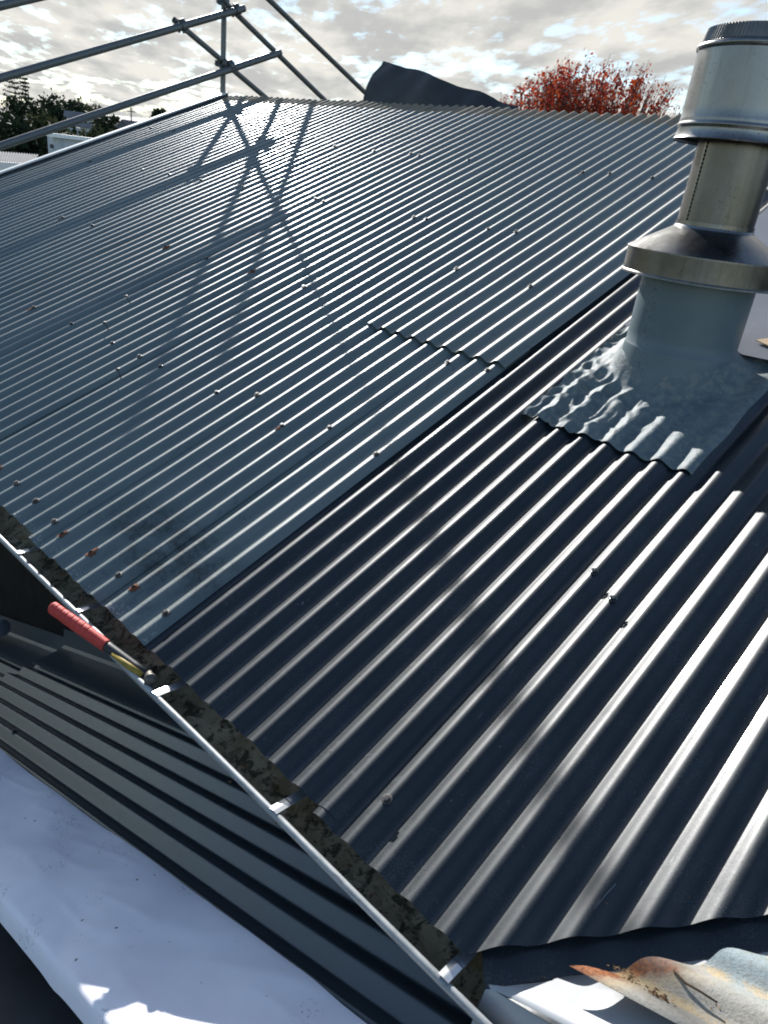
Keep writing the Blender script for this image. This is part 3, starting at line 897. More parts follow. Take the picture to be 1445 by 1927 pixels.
def apron(x0, x1, dz, y0=0.335):
    vs = []
    pr_ = [(0.325, 0.000), (0.3255, 0.006), (0.345, 0.007), (0.350, 0.0035), (0.42, 0.002), (0.49, 0.004), (0.508, 0.014), (0.514, 0.11)]
    for j in range(12):
        x = x0 + (x1 - x0) * j / 11.0
        for i, (y, z) in enumerate(pr_):
            xx = x + (0.0 if j else 0.06 * max(0, (y - 0.36) / 0.15) * -1 + 0.0)
            vs.append((xx, y, TT * xx + LZ + 0.003 + dz + z))
    o = mesh('apron_flashing', vs, grid(len(pr_), 12), M['lean_steel'], lean, False); solid(o, 0.001); return o


apron(-1.735, 1.2, 0.0); apron(-4.5, -1.75, -0.050)
mb = MB(); q = [(x, y, z) for y in (-0.22, -0.28) for (x, z) in ((-4.4, -3.05), (1.7, -3.05), (1.7, TT * 1.7 + LZ - 0.05), (-4.4, TT * -4.4 + LZ - 0.10))]
mb.add(q, [(0, 1, 2, 3), (7, 6, 5, 4), (0, 4, 5, 1), (1, 5, 6, 2), (2, 6, 7, 3), (3, 7, 4, 0)]); mb.build('wall', M['dark_wall'], lean, False)
for (k, x) in ((4, -1.0), (6, -0.9)):
    q = Vector((0, 0, 1)).rotation_difference(Vector((-ST, 0, CT)))
    link('screw', SCR2, None, lean, (x, 0.285 - k * P, TT * x + LZ + 0.001), False, q)


# ================================================================== SCAFFOLD
scaf = empty('scaffold', (-5.38, 3.9, -3.05), 'grey tubular scaffold guard rails rising beyond the far gable end of the roof', 'scaffold')
UR = -5.30


def tube_part(name, a, b, r):
    mb = MB(); d = (Vector(b) - Vector(a)).normalized()
    mb.tube(a, b, r, n=24, caps=False)
    o = mb.build(name, M['galvanised'], scaf); solid(o, 0.004, -1.0); return o


RAIL = {}
for nm, w, v0, v1 in (('low', 0.192, -0.3, 4.93), ('mid', 0.612, -0.3, 4.62), ('top', 1.03, -0.3, 4.6)):
    RAIL[nm] = (W(UR, v0, w), W(UR, v1, w)); tube_part('rail', *RAIL[nm], 0.0295)
UF = -5.36
D1 = (W(UF, 3.93, 0.625), W(UF, 4.62, -0.085)); D2 = (W(UF, 4.36, 0.80), W(UF, 5.40, -0.32)); D3 = (W(UF, 4.80, 0.79), W(UF, 6.00, -0.395))
for a, b in (D1, D2, D3):
    d = (b - a); tube_part('rail', a - d.normalized() * (0.06 if a is D1[0] else 0.85), a + d.normalized() * 4.6, 0.0245)
PX, PY = UF - 0.052, None
pb = W(-5.41, 4.222, 0.007)        # where the post passes the barge
for (x, y) in ((pb.x, pb.y), (pb.x, 0.15), (pb.x, pb.y + 3.6)):
    tube_part('post', (x, y, -3.05), (x, y, 4.3 if y > 3 and y < 5 else (1.6 if y < 3 else 1.0)), 0.0245)
    mb = MB(); mb.box((x, y, -3.045), 0.15, 0.15, 0.008); mb.build('base_plate', M['galvanised'], scaf, False)


def coupler(p, d1, d2, r1=0.0295, r2=0.0245):
    """swivel coupler: two hinged collars back to back with eye bolts and nuts"""
    p = Vector(p); d1 = Vector(d1).normalized(); d2 = Vector(d2).normalized(); nrm = Vector((1, 0, 0))
    mb = MB()
    for d, off, r in ((d1, 0.0, r1), (d2, -(r1 + r2 + 0.006), r2)):
        c = p + nrm * off; t = d.cross(nrm).normalized()
        for sgn in (-1, 1):                       # two half bands with a gap between
            n = 12; q = []
            for s_ in (-0.024, 0.024):
                for rr in (r + 0.0015, r + 0.0085):
                    for i in range(n):
                        a = math.radians(12 + 156 * i / (n - 1)) * sgn
                        q.append(c + d * s_ + (t * math.cos(a) + nrm * math.sin(a)) * rr)
            f = []
            for i in range(n - 1):
                f += [(i, i + 1, n + i + 1, n + i), (2 * n + i + 1, 2 * n + i, 3 * n + i, 3 * n + i + 1), (i + 1, i, 2 * n + i, 2 * n + i + 1), (n + i, n + i + 1, 3 * n + i + 1, 3 * n + i)]
            mb.add(q, f)
        for sg in (-1, 1):                        # lugs
            mb.box(c + t * sg * (r + 0.012), 0.020, 0.044, 0.024, Matrix((nrm, d, t)).transposed())
    o = mb.build('coupler', M['galvanised'], scaf, False)
    for d, off, r in ((d1, 0.0, r1), (d2, -(r1 + r2 + 0.006), r2)):
        c = p + nrm * off; t = d.cross(nrm).normalized()
        bb = MB(); q0 = c + t * (r + 0.018) - nrm * 0.02
        bb.path([q0, q0 + nrm * 0.030 + t * 0.003, q0 + nrm * 0.0302 + t * 0.003, q0 + nrm * 0.047 + t * 0.004, q0 + nrm * 0.0472 + t * 0.004, q0 + nrm * 0.062 + t * 0.006], [0.0055, 0.0055, 0.0115, 0.0115, 0.0055, 0.0055], 6)
        bb.build('bolt', M['galvanised'], o, False)
        bb = MB(); bb.tube(c - t * (r + 0.016) - nrm * 0.018, c - t * (r + 0.016) + nrm * 0.02, 0.008, n=8); bb.build('hinge_pin', M['galvanised'], o, False)
    return o


dv = W(0, 1, 0) - W(0, 0, 0); dz = Vector((0, 0, 1))
ray_mid = lambda v: W(UR, v, 0.612)
coupler(W(UR, 3.93, 0.612), dv, D1[1] - D1[0])
coupler(W(UR, 4.43, 0.700), D2[1] - D2[0], dz, 0.0245, 0.0245)
coupler(W(UR, 4.54, 0.612), dv, D2[1] - D2[0])
coupler(W(UR, 4.32, 0.215), dv, D1[1] - D1[0])
coupler(W(UR - 0.05, 4.27, 0.245), D1[1] - D1[0], dz, 0.0245, 0.0245)


# ================================================================== LOOSE THINGS ON THE ROOF
def underlay_flap():
    top = [(-3.485, 1.861), (-3.40, 1.848), (-3.30, 1.832), (-3.199, 1.812), (-3.10, 1.805), (-3.03, 1.795), (-2.92, 1.773), (-2.807, 1.742), (-2.72, 1.717), (-2.644, 1.697), (-2.58, 1.686), (-2.516, 1.679), (-2.45, 1.672), (-2.391, 1.658), (-2.33, 1.634), (-2.271, 1.606), (-2.22, 1.598), (-2.10, 1.585)]
    yr = VR * CT; m_ = 16; vs = []; n = 60
    tx = [q[0] for q in top]; tz = [q[1] for q in top]
    for j in range(m_):
        t = j / (m_ - 1)
        for i in range(n):
            a = i / (n - 1); x = tx[0] + (tx[-1] - tx[0]) * a; z = float(np.interp(x, tx, tz))
            zz = 1.40 + (z - 1.40) * t
            # the free left edge hangs in a shallow S below a sharp top corner
            tt = (zz - 1.58) / 0.28
            left = float(np.interp(tt, [-1, 0.0, 0.45, 0.72, 0.86, 1.0], [-0.10, -0.092, -0.085, -0.066, -0.012, 0.0]))
            xb = x + left * max(0.0, 1 - a * 3.5)
            fold = 0.006 * math.sin(x * 13 + zz * 6 + 1.5 * math.sin(zz * 9)) + 0.004 * math.sin(x * 23 - zz * 21) + 0.02 * math.sin(x * 5)
            y = yr + 0.07 + fold * (0.4 + t) + 0.09 * t * t
            vs.append((xb, y, zz + (y - yr - 0.05) * 0.10))
    o = mesh('underlay_flap', vs, grid(n, m_), M['membrane']); solid(o, 0.003)
    tag(o, 'black roofing underlay flap standing up behind the ridge', 'underlay')


underlay_flap()


def wing_sheet():
    # old sheet of the wing roof: runs along X, cut on the valley line, side edge at Y = 0.064
    WK0 = 0.064; n_k = 11; seg = 14; nk = int(n_k * seg) + 1; nx = 30; vs = []
    for j in range(nk):
        kk = -0.12 + n_k * j / (nk - 1); y = WK0 + kk * P
        w = AMP * 0.5 * (math.cos(2 * math.pi * kk) - 1.0)
        xs0 = y + 1.036 + 0.006 * math.sin(kk * 5.3)
        for i in range(nx):
            t = (i / (nx - 1)) ** 1.5; x = xs0 + t * 1.3
            up = 0.014 * max(0, 1 - (x - xs0) / 0.3) * max(0, 1 - kk / 3.0)
            lift = 0.034 + up + 0.0015 * math.sin(x * 9 + kk)
            ww = w * 0.85
            vs.append((x - ww * ST, y + 0.004 * math.sin(x * 6) * (1 if j == 0 else 0.4), TT * (x - 1.1) + lift + ww * CT))
    f = grid(nx, nk)
    o = mesh('corrugated_sheet', vs, [tuple(reversed(q)) for q in f], M['rust_sheet']); solid(o, 0.0014, 1.0)
    tag(o, 'old weathered corrugated sheet with rusty cut end over the valley', 'roof sheet')


wing_sheet()


def hammer():
    A = Vector((0.034, -0.029, -0.043)); E_ = Vector((-0.297, -0.109, 0.008)); d = (E_ - A).normalized(); L = (E_ - A).length
    root = empty('hammer', A, 'hammer with red rubber grip lying across the gutter lip', 'hammer')
    side = d.cross(Vector((0, 0, 1))).normalized(); up = side.cross(d).normalized()
    # grip: oval section, twisted grooves, fuller at the butt
    n, m_ = 40, 120; vs = []
    s0, s1 = L * 0.43, L
    for j in range(m_):
        t = j / (m_ - 1); s_ = s0 + (s1 - s0) * t
        base = 0.0148 + 0.0022 * math.sin(math.pi * (t * 0.9 + 0.05)) + 0.0018 * max(0, (t - 0.8) / 0.2)
        if t > 0.965: base *= math.sqrt(max(0.0, 1 - ((t - 0.965) / 0.036) ** 2)) * 0.6 + 0.4
        for i in range(n):
            a = 2 * math.pi * i / n
            g_ = max(0.0, math.sin(14 * math.pi * t * 1.5 - a * 1.0)) ** 6 if 0.22 < t < 0.93 else 0.0
            face = max(0.0, math.cos(a)) ** 0.7                     # grooves only on the upper side
            r = base - 0.0014 * g_ * face
            vs.append(A + d * s_ + up * math.cos(a) * r * 1.05 + side * math.sin(a) * r * 0.92)
    f = grid(n, m_, True) + [tuple(range(n - 1, -1, -1)), tuple(range((m_ - 1) * n, m_ * n))]
    mesh('grip', vs, f, M['grip_red'], root)
    mb = MB(); n = 12
    pts = [A + d * (L * q) for q in (0.02, 0.15, 0.30, 0.40, 0.47)]
    mb.path(pts, [0.0105, 0.0115, 0.0125, 0.0130, 0.0130], 16); sh = mb.build('shaft', M['tool_black'], root)
    mb = MB(); o_ = up * 0.002 - side * (0.0105 if side.y > 0 else -0.0105)
    mb.path([A + d * (L * 0.05) + o_ , A + d * (L * 0.18) + o_, A + d * (L * 0.34) + o_ * 0.9], [0.0078, 0.0085, 0.0060], 10); mb.build('shaft_core', M['tool_yellow'], sh)
    # head: face, neck, cheek and a short curved claw, lying on its side in the silt
    hx = (side * -0.80 + up * 0.35 - d * 0.25).normalized() * -1.0
    hx = Vector((0.62, -0.28, 0.32)).normalized()
    mb = MB()
    c = A + d * 0.005
    mb.path([c + hx * q for q in (-0.012, 0.0, 0.012, 0.020, 0.0235, 0.034, 0.0360)], [0.0125, 0.0135, 0.0110, 0.0105, 0.0142, 0.0145, 0.0125], 20)
    cl = [c - hx * 0.010, c - hx * 0.035 + Vector((0, 0.01, -0.002)), c - hx * 0.055 + Vector((0, 0.024, 0.004))]
    mb.path(cl, [0.0115, 0.008, 0.003], 10)
    mb.build('head', M['tool_steel'], root)


hammer()


def white_membrane():
    nx, ny = 90, 44; vs = []
    for i in range(nx):
        x = -1.15 + 2.15 * i / (nx - 1)
        for j in range(ny):
            t = j / (ny - 1); y = -0.118 - 0.292 * t
            y += 0.004 * math.sin(x * 4.0)
            bul = 0.008 * math.sin(math.pi * t) ** 0.6 + 0.004 * math.sin(x * 7 + t * 3) * math.sin(math.pi * t) + 0.003 * math.sin(x * 13 - t * 5)
            # crease near the lower edge
            cx = x - 0.24 - 0.25 * (t - 0.8); bul -= 0.010 * math.exp(-(cx / 0.035) ** 2) * max(0, (t - 0.55) / 0.45)
            bul += 0.006 * math.exp(-((x - 0.62 - 0.35 * (0.3 - t)) / 0.05) ** 2) * max(0, 1 - t / 0.5)
            wr = noise.noise(Vector((x * 7, t * 2.2, 0.4))) + 0.5 * noise.noise(Vector((x * 17, t * 6, 2.4)))
            bul += 0.0028 * wr * math.sin(math.pi * min(1, t * 1.1)) + 0.0016 * (1 - min(1, abs(noise.noise(Vector((x * 5.5 + t * 3, t * 2.0 - x * 2, 5.0)))) * 7))
            roll = 0.006 * max(0, (t - 0.70) / 0.30) ** 2 + 0.045 * max(0, (t - 0.94) / 0.06) ** 1.4
            vs.append((x, y, TT * x + LZ + 0.024 + bul - roll))
    o = mesh('roofing_membrane', vs, [tuple(reversed(q)) for q in grid(ny, nx)], M['white_sheet']); solid(o, 0.002, -1)
    tag(o, 'strip of scuffed white membrane laid on the lower roof', 'membrane')


white_membrane()


def slate_board():
    # dark flat sheet lower down beside the membrane
    vs = []; nx, ny = 24, 12
    for i in range(nx):
        x = -1.3 + 2.7 * i / (nx - 1)
        for j in range(ny):
            y = -0.345 - 0.80 * j / (ny - 1)
            vs.append((x, y, TT * x + LZ - 0.20 + 0.004 * math.sin(x * 5 + j) - 0.1 * (y + 0.4) * 0))
    o = mesh('flat_sheet', vs, [tuple(reversed(q)) for q in grid(ny, nx)], M['slate_sheet']); solid(o, 0.004)
    tag(o, 'dark grey flat sheet below the edge of the white membrane', 'sheet')


slate_board()


def pvc_pipe():
    root = empty('drain_pipe', (-2.35, 0.40, -1.52), 'end of a grey plastic pipe with a socket beside the dark wall', 'pipe')
    a = Vector((-2.62, 0.30, -1.58)); b = Vector((-2.37, 0.42, -1.44)); d = (b - a).normalized()
    mb = MB(); mb.tube(a - d * 0.7, b, 0.040, n=28); bevel(mb.build('pipe', M['pvc_grey'], root), 0.004)
    mb = MB(); mb.tube(b - d * 0.005, b - d * 0.085, 0.0455, n=28); bevel(mb.build('socket', M['pvc_grey'], root), 0.004)


pvc_pipe()


def card_piece():
    pts = [(0.580, 1.905), (0.66, 1.875), (0.76, 1.93), (0.70, 2.02)]
    vs = [W(u, v, 0.029) for u, v in pts] + [W(u, v, 0.0325) for u, v in pts]
    o = mesh('cardboard_piece', vs, [(3, 2, 1, 0), (4, 5, 6, 7), (0, 1, 5, 4), (1, 2, 6, 5), (2, 3, 7, 6), (3, 0, 4, 7)], M['card'], None, False)
    tag(o, 'tan cardboard scrap on the grey flat sheet beside the flue', 'cardboard')


card_piece()


def wing_pt(x, y, h=0.0): return Vector((x, y, TT * (x - 1.1) + 0.030 + h))


def twigs():
    for nm, pts, r, lab in (('twig', [(1.205, 0.135, 0.012), (1.225, 0.125, 0.010), (1.245, 0.121, 0.012), (1.268, 0.118, 0.010)], 0.0017, 'thin dry twig on the blue-grey part of the old corrugated sheet'),):
        mb = MB(); mb.path([wing_pt(*q) for q in pts], [r, r * 1.1, r, r * 0.8], 7); tag(mb.build(nm, M['twig']), lab, 'twig')
    # dry leaf litter: curled leaves heaped at two spots of the old sheet
    mb = MB(); r = random.Random(5)
    for (cx, cy, n, s) in ((1.205, 0.090, 110, 0.009), (1.262, 0.122, 26, 0.010), (1.165, 0.1015, 26, 0.012), (1.140, 0.100, 10, 0.008)):
        for i in range(n):
            x = cx + r.gauss(0, s); y = cy + r.gauss(0, s * 0.45)
            p0 = wing_pt(x, y, -0.004 + abs(r.gauss(0, 0.004))); L = r.uniform(0.0025, 0.0075); a = r.uniform(0, 6.3)
            t = Vector((math.cos(a), math.sin(a), r.uniform(-0.3, 0.5))).normalized() * L; s2 = Vector((-t.y, t.x, r.uniform(-0.5, 0.5) * L)) * r.uniform(0.15, 0.45)
            mb.add([p0, p0 + t * 0.5 + s2, p0 + t, p0 + t * 0.5 - s2], [(0, 1, 2), (0, 2, 3)])
    tag(mb.build('leaf_litter', M['leaf_brown'], None, False), 'dry leaf litter gathered on the old corrugated sheet', 'leaf litter', kind='stuff')
    mb = MB()
    for i in range(60):                                    # crumbs along the valley crease
        y = r.uniform(-0.012, 0.16); x = y + 1.0194 + r.gauss(0, 0.004); p0 = Vector((x, y, TT * y - 0.0318)); L = r.uniform(0.0012, 0.004); a = r.uniform(0, 6.3)
        t = Vector((math.cos(a), math.sin(a), 0.3)) * L; s2 = Vector((-t.y, t.x, 0.001)) * 0.5
        mb.add([p0, p0 + t * 0.5 + s2, p0 + t, p0 + t * 0.5 - s2], [(0, 1, 2), (0, 2, 3)])
    for i in range(150):                                   # crumbs scattered on the new sheets
        u = r.uniform(0.4, 1.5); v = r.uniform(0.05, 1.1)
        if v < VALLEY(u) + 0.03: continue
        p0 = W(u, v, float(prof(u / P)) + 0.0016); L = r.uniform(0.0010, 0.0035); a = r.uniform(0, 6.3)
        t = Vector((math.cos(a), math.sin(a), 0.3)) * L; s2 = Vector((-t.y, t.x, 0.001)) * 0.5
        mb.add([p0, p0 + t * 0.5 + s2, p0 + t, p0 + t * 0.5 - s2], [(0, 1, 2), (0, 2, 3)])
    gd = MB()
    for i in range(420):                                   # leaf scraps and grit caught in the gutter
        x = r.uniform(-1.0, 1.05) ; gy = -0.0545 if x > -0.09 else -0.0405
        t_ = min(0.98, abs(r.gauss(0.55, 0.25))); y = gy + 0.014 + 0.105 * t_
        z = (-0.045 if x > -0.09 else -0.046) + float(np.interp(y - gy, [0.010, 0.022, 0.040, 0.060, 0.080, 0.100, 0.120], [-0.050, -0.062, -0.066, -0.064, -0.060, -0.052, -0.040])) + 0.003
        L = r.uniform(0.003, 0.012) * (1.6 if r.random() < 0.12 else 1); a = r.uniform(0, 6.3); p0 = Vector((x, y, z))
        t = Vector((math.cos(a), math.sin(a), r.uniform(-0.1, 0.5))) * L; s2 = Vector((-t.y, t.x, r.uniform(-.3, .3) * L)) * r.uniform(0.12, 0.4)
        gd.add([p0, p0 + t * 0.5 + s2, p0 + t, p0 + t * 0.5 - s2], [(0, 1, 2), (0, 2, 3)])
    tag(gd.build('gutter_litter', M['leaf_brown'], None, False), 'leaf scraps and grit lying in the gutter', 'leaf litter', kind='stuff')
    tag(mb.build('debris_crumbs', M['leaf_brown'], None, False), 'tiny crumbs of debris scattered on the new charcoal sheets', 'debris', kind='stuff')


twigs()


# ================================================================== TREES
def ray_pt(px, py, depth):      # a point of the world at that depth in front of the camera (used only to lay out far things at true size)
    return CAM + rx * ((px - 722.5) / 1350 * depth) + ry * ((py - 963.5) / 1350 * depth) + rz * depth


def leaf_quads(mb, r, c, size, n, spread):
    for _ in range(n):
        p = Vector(c) + Vector((r.gauss(0, spread), r.gauss(0, spread), r.gauss(0, spread * 0.9)))
        t = Vector((r.gauss(0, 1), r.gauss(0, 1), r.gauss(0, 1))).normalized(); b = t.orthogonal().normalized(); b = (b * math.cos(r.random() * 6.3) + t.cross(b) * math.sin(r.random() * 6.3))
        s = size * r.uniform(0.6, 1.4)
        mb.add([p - t * s, p + b * s * 0.55, p + t * s, p - b * s * 0.55], [(0, 1, 2, 3)])


def red_tree():
    r = random.Random(11)
    base = Vector((-6.85, 12.9, -3.05))
    root = empty('maple_tree', base, 'small tree with red autumn leaves behind the ridge', 'tree')
    wood = MB(); leaf = MB()
    fork = base + Vector((0, 0, 1.6)); wood.path([base - Vector((0, 0, 0.1)), base + Vector((0.03, 0, 0.8)), fork], [0.13, 0.11, 0.10], 10)
    def height_at(x):           # outline of the crown: tall just right of the middle, falling to both sides
        q = (x - 0.30) / 2.15
        return 2.28 + 0.98 * max(0.0, 1 - q * q) ** 0.8
    import itertools
    ax = Vector((0.72, 0.69, 0)).normalized(); ay = Vector((-0.69, 0.72, 0))
    for i in range(330):
        s = r.uniform(-1.95, 1.95); q = r.uniform(-1.1, 1.1)
        if (s / 2.05) ** 2 + (q / 1.25) ** 2 > 1: continue
        top = height_at(s) * 1.0 - 0.28 * (abs(q) / 1.1) ** 2 + r.gauss(0, 0.10)
        if s < -1.2: top -= 0.12
        tip = base + ax * s + ay * q + Vector((0, 0, top + 3.05))
        mid = fork.lerp(tip, 0.55) + Vector((r.gauss(0, .1), r.gauss(0, .1), -0.25)); 
        wood.path([fork, mid, tip], [0.030, 0.014, 0.003], 5)
        for t in np.linspace(0.30, 0.98, 18):
            c = (fork.lerp(mid, t / 0.55) if t < 0.55 else mid.lerp(tip, (t - 0.55) / 0.45))
            dens = 1.0 if t < 0.86 else 0.30
            if s > 0.95 and t > 0.7: dens *= 0.45
            k = 20 * dens
            n = int(k) + (1 if r.random() < k - int(k) else 0)
            leaf_quads(leaf, r, c, 0.034, n, 0.15 if t < .85 else 0.06)
        for _ in range(2):
            w0 = mid.lerp(tip, r.uniform(0.3, 0.9)); w1 = w0 + Vector((r.gauss(0, .10), r.gauss(0, .10), r.uniform(0.12, 0.32)))
            wood.path([w0, w1], [0.006, 0.002], 4)
            for t in (0.4, 0.7, 1.0):
                if r.random() < 0.6: leaf_quads(leaf, r, w0.lerp(w1, t), 0.034, 2, 0.03)
    wood.build('trunk', M['bark'], root); leaf.build('crown', M['leaf_red'], root, False)


red_tree()


def clump_tree(name, label, top_px, depth, width, height, mat, seed, lobes=26, n=70, size=0.34, group=None, zbase=None, squash=1.0):
    r = random.Random(seed); top = ray_pt(top_px[0], top_px[1], depth)
    zb = top.z - height if zbase is None else zbase
    base = Vector((top.x, top.y, zb)); root = empty(name, base, label, 'tree', group)
    wood = MB(); leaf = MB(); H = top.z - zb
    fork = base + Vector((0, 0, H * 0.28)); wood.path([base - Vector((0, 0, 0.5)), base + Vector((0.1, 0, H * 0.14)), fork], [H * 0.035, H * 0.028, H * 0.024], 8)
    for i in range(lobes):
        a = r.uniform(0, 6.3); q = math.sqrt(r.random()) ; hz = r.uniform(0.36, 1.0)
        rad = width * 0.5 * q * math.sqrt(max(0.05, 1 - ((hz - 0.55) / 0.5) ** 2))
        c = base + Vector((math.cos(a) * rad, math.sin(a) * rad, H * (hz * 0.97)))
        wood.path([fork, fork.lerp(c, 0.6) + Vector((0, 0, -0.2)), c], [H * 0.012, H * 0.007, H * 0.002], 5)
        leaf_quads(leaf, r, c, size, n, width * 0.085)
    wood.build('trunk', M['bark'], root); leaf.build('crown', mat, root, False)


for i, (px, py, dep, wd, ht, mt, lab) in enumerate((
    (8, 194, 118, 11, 15, 'leaf_dark', 'dark evergreen tree at the left edge of the photo'),
    (42, 186, 124, 10, 16, 'leaf_dark', 'tall dark evergreen tree beneath the two bare pines'),
    (78, 182, 120, 9, 15, 'leaf_dark', 'dark bushy evergreen right of the pines, middle of the clump'),
    (105, 186, 122, 9, 14, 'leaf_dark', 'dark round-topped evergreen at the right end of the tall clump'),
    (128, 196, 116, 7, 11, 'leaf_dark', 'dark lower evergreen where the clump steps down'),
    (160, 195, 150, 10, 10, 'leaf_olive', 'paler grey-green tree rising behind the step of the clump'),
    (180, 201, 155, 8, 9, 'leaf_olive', 'small grey-green tree above the lower scaffold rail'),
    (188, 228, 95, 6.0, 6, 'leaf_dark', 'low dark bushy tree behind the white house roof'),
    (60, 226, 90, 8, 7, 'leaf_olive', 'olive shrubby tree low in the shade of the clump'),
    (22, 228, 85, 7, 7, 'leaf_dark', 'low dark tree at the left edge above the grey roof'),
    (216, 212, 105, 2.6, 7, 'leaf_olive', 'thin twiggy tree standing under the scaffold rail'),
    (302, 209, 140, 4, 6, 'leaf_dark', 'lone rounded tree on the skyline beside the scaffold post'),
    (190, 250, 60, 5, 3, 'leaf_olive', 'bright olive hedge bush right behind the white house'),
)):
    clump_tree('evergreen_tree', lab, (px, py), dep, wd, ht, M[mt], 100 + i, lobes=26 if dep > 80 else 16, n=80, size=0.34 if dep > 80 else 0.22, group='trees on the suburban rise')


def norfolk_pine(px, py, depth, h, full, label):
    r = random.Random(int(px)); top = ray_pt(px, py, depth); base = top - Vector((0, 0, h))
    root = empty('norfolk_pine', base, label, 'tree', 'pines above the clump')
    wood = MB(); wood.path([base - Vector((0, 0, 1)), base.lerp(top, 0.5), top], [0.30, 0.18, 0.05], 8)
    leaf = MB(); n = 9 if full else 6
    for i in range(n):
        t = 1 - i * (0.055 if full else 0.042); c = base.lerp(top, t); L = (1.7 + 0.18 * i) * (1 if full else 0.42) * (0.85 if i == 0 else 1)
        if not full and i > 2: L *= 0.55
        for a in np.linspace(0, 6.28, 9)[:-1] + r.uniform(0, 1):
            e = c + Vector((math.cos(a) * L, math.sin(a) * L, 0.18 * L * r.uniform(0.2, 1.2)))
            wood.path([c, e], [0.07, 0.03], 4)
            for q in np.linspace(0.15, 1, 8): leaf_quads(leaf, r, c.lerp(e, q), 0.16, 3, 0.10)
    wood.build('trunk', M['bark'], root); leaf.build('crown', M['leaf_dark'], root, False)


norfolk_pine(27, 147, 150, 17, True, 'tall bare pine with tiered branches, left of the two above the clump')
norfolk_pine(47, 149, 152, 17, False, 'thin pine with a tufted top, right of the two above the clump')


# ================================================================== NEIGHBOURING BUILDINGS
def frame_at(px, py, depth):    # corner position and the two horizontal axes of a building facing the camera
    return ray_pt(px, py, depth)


def white_house():
    o = ray_pt(72, 253, 34); z1 = o.z; z0 = -3.05
    ex = Vector((rx.x, rx.y, 0)).normalized(); ey = Vector((-ex.y, ex.x, 0))
    a = math.radians(28); e1 = ex * math.cos(a) + ey * math.sin(a); e2 = -ex * math.sin(a) + ey * math.cos(a)
    M3 = Matrix((e1, e2, Vector((0, 0, 1)))).transposed()
    root = empty('white_house', (o.x, o.y, z0), 'white flat-roofed house with one window beyond the barge edge', 'house')
    L, D = 5.6, 1.55
    cor = o + e1 * 0
    # near corner is at px 108: short side to the left, long side with the window to the right
    c0 = ray_pt(110, 262, 33.0); c0 = Vector((c0.x, c0.y, z0))
    f1 = (ex * math.cos(math.radians(22)) + ey * math.sin(math.radians(22))); f2 = (-ex * math.cos(math.radians(52)) + ey * math.sin(math.radians(52)))
    H = z1 - z0
    q = [c0, c0 + f1 * 5.0, c0 + f1 * 5.0 + f2 * 1.7, c0 + f2 * 1.7]
    vs = q + [p_ + Vector((0, 0, H)) for p_ in q]
    mesh('wall', vs, [(0, 1, 5, 4), (1, 2, 6, 5), (2, 3, 7, 6), (3, 0, 4, 7), (4, 5, 6, 7)], M['house_white'], root, False)
    # roof slab with a thick white edge over the window side
    s = [c0 - f1 * 0.25 - f2 * 0.22, c0 + f1 * 5.2 - f2 * 0.22, c0 + f1 * 5.2 + f2 * 0.9, c0 - f1 * 0.25 + f2 * 0.9]
    vs = [p_ + Vector((0, 0, H - 0.02)) for p_ in s] + [p_ + Vector((0, 0, H + 0.14)) for p_ in s]
    mesh('roof', vs, [(3, 2, 1, 0), (4, 5, 6, 7), (0, 1, 5, 4), (1, 2, 6, 5), (2, 3, 7, 6), (3, 0, 4, 7)], M['glow_white'], root, False)
    nf = Vector((f1.y, -f1.x, 0))
    if nf.dot(CAM - c0) < 0: nf = -nf
    def quad(name, a0, a1, h0, h1, off, mat, par):
        p0 = c0 + f1 * a0 + nf * off; p1 = c0 + f1 * a1 + nf * off
        b0 = p0 - nf * (off + 0.0) ; vs = [p0 + Vector((0, 0, h0)), p1 + Vector((0, 0, h0)), p1 + Vector((0, 0, h1)), p0 + Vector((0, 0, h1))]
        vs += [v_ - nf * 0.05 for v_ in vs]
        return mesh(name, vs, [(0, 1, 2, 3), (7, 6, 5, 4), (0, 4, 5, 1), (1, 5, 6, 2), (2, 6, 7, 3), (3, 7, 4, 0)], mat, par, False)
    w = quad('window', 0.42, 1.85, H - 1.25, H - 0.28, 0.04, M['house_white'], root)
    quad('pane', 0.50, 1.77, H - 0.62, H - 0.35, 0.06, M['pane'], w); quad('pane', 0.50, 1.77, H - 1.2, H - 0.68, 0.06, M['pane'], w)
    p_ = c0 + f1 * 0.12 + nf * 0.06; mb = MB(); mb.tube(p_ + Vector((0, 0, 0.2)), p_ + Vector((0, 0, H - 0.1)), 0.04, n=8); mb.build('downpipe', M['house_white'], root)
    mb = MB(); pc = c0 + f2 * 0.9; n2 = Vector((f2.y, -f2.x, 0)); n2 = n2 if n2.dot(CAM - c0) > 0 else -n2
    mb.box(pc + n2 * 0.03 + Vector((0, 0, H - 0.42)), 0.16, 0.16, 0.16); mb.build('vent', M['roof_dark'], root, False)


white_house()


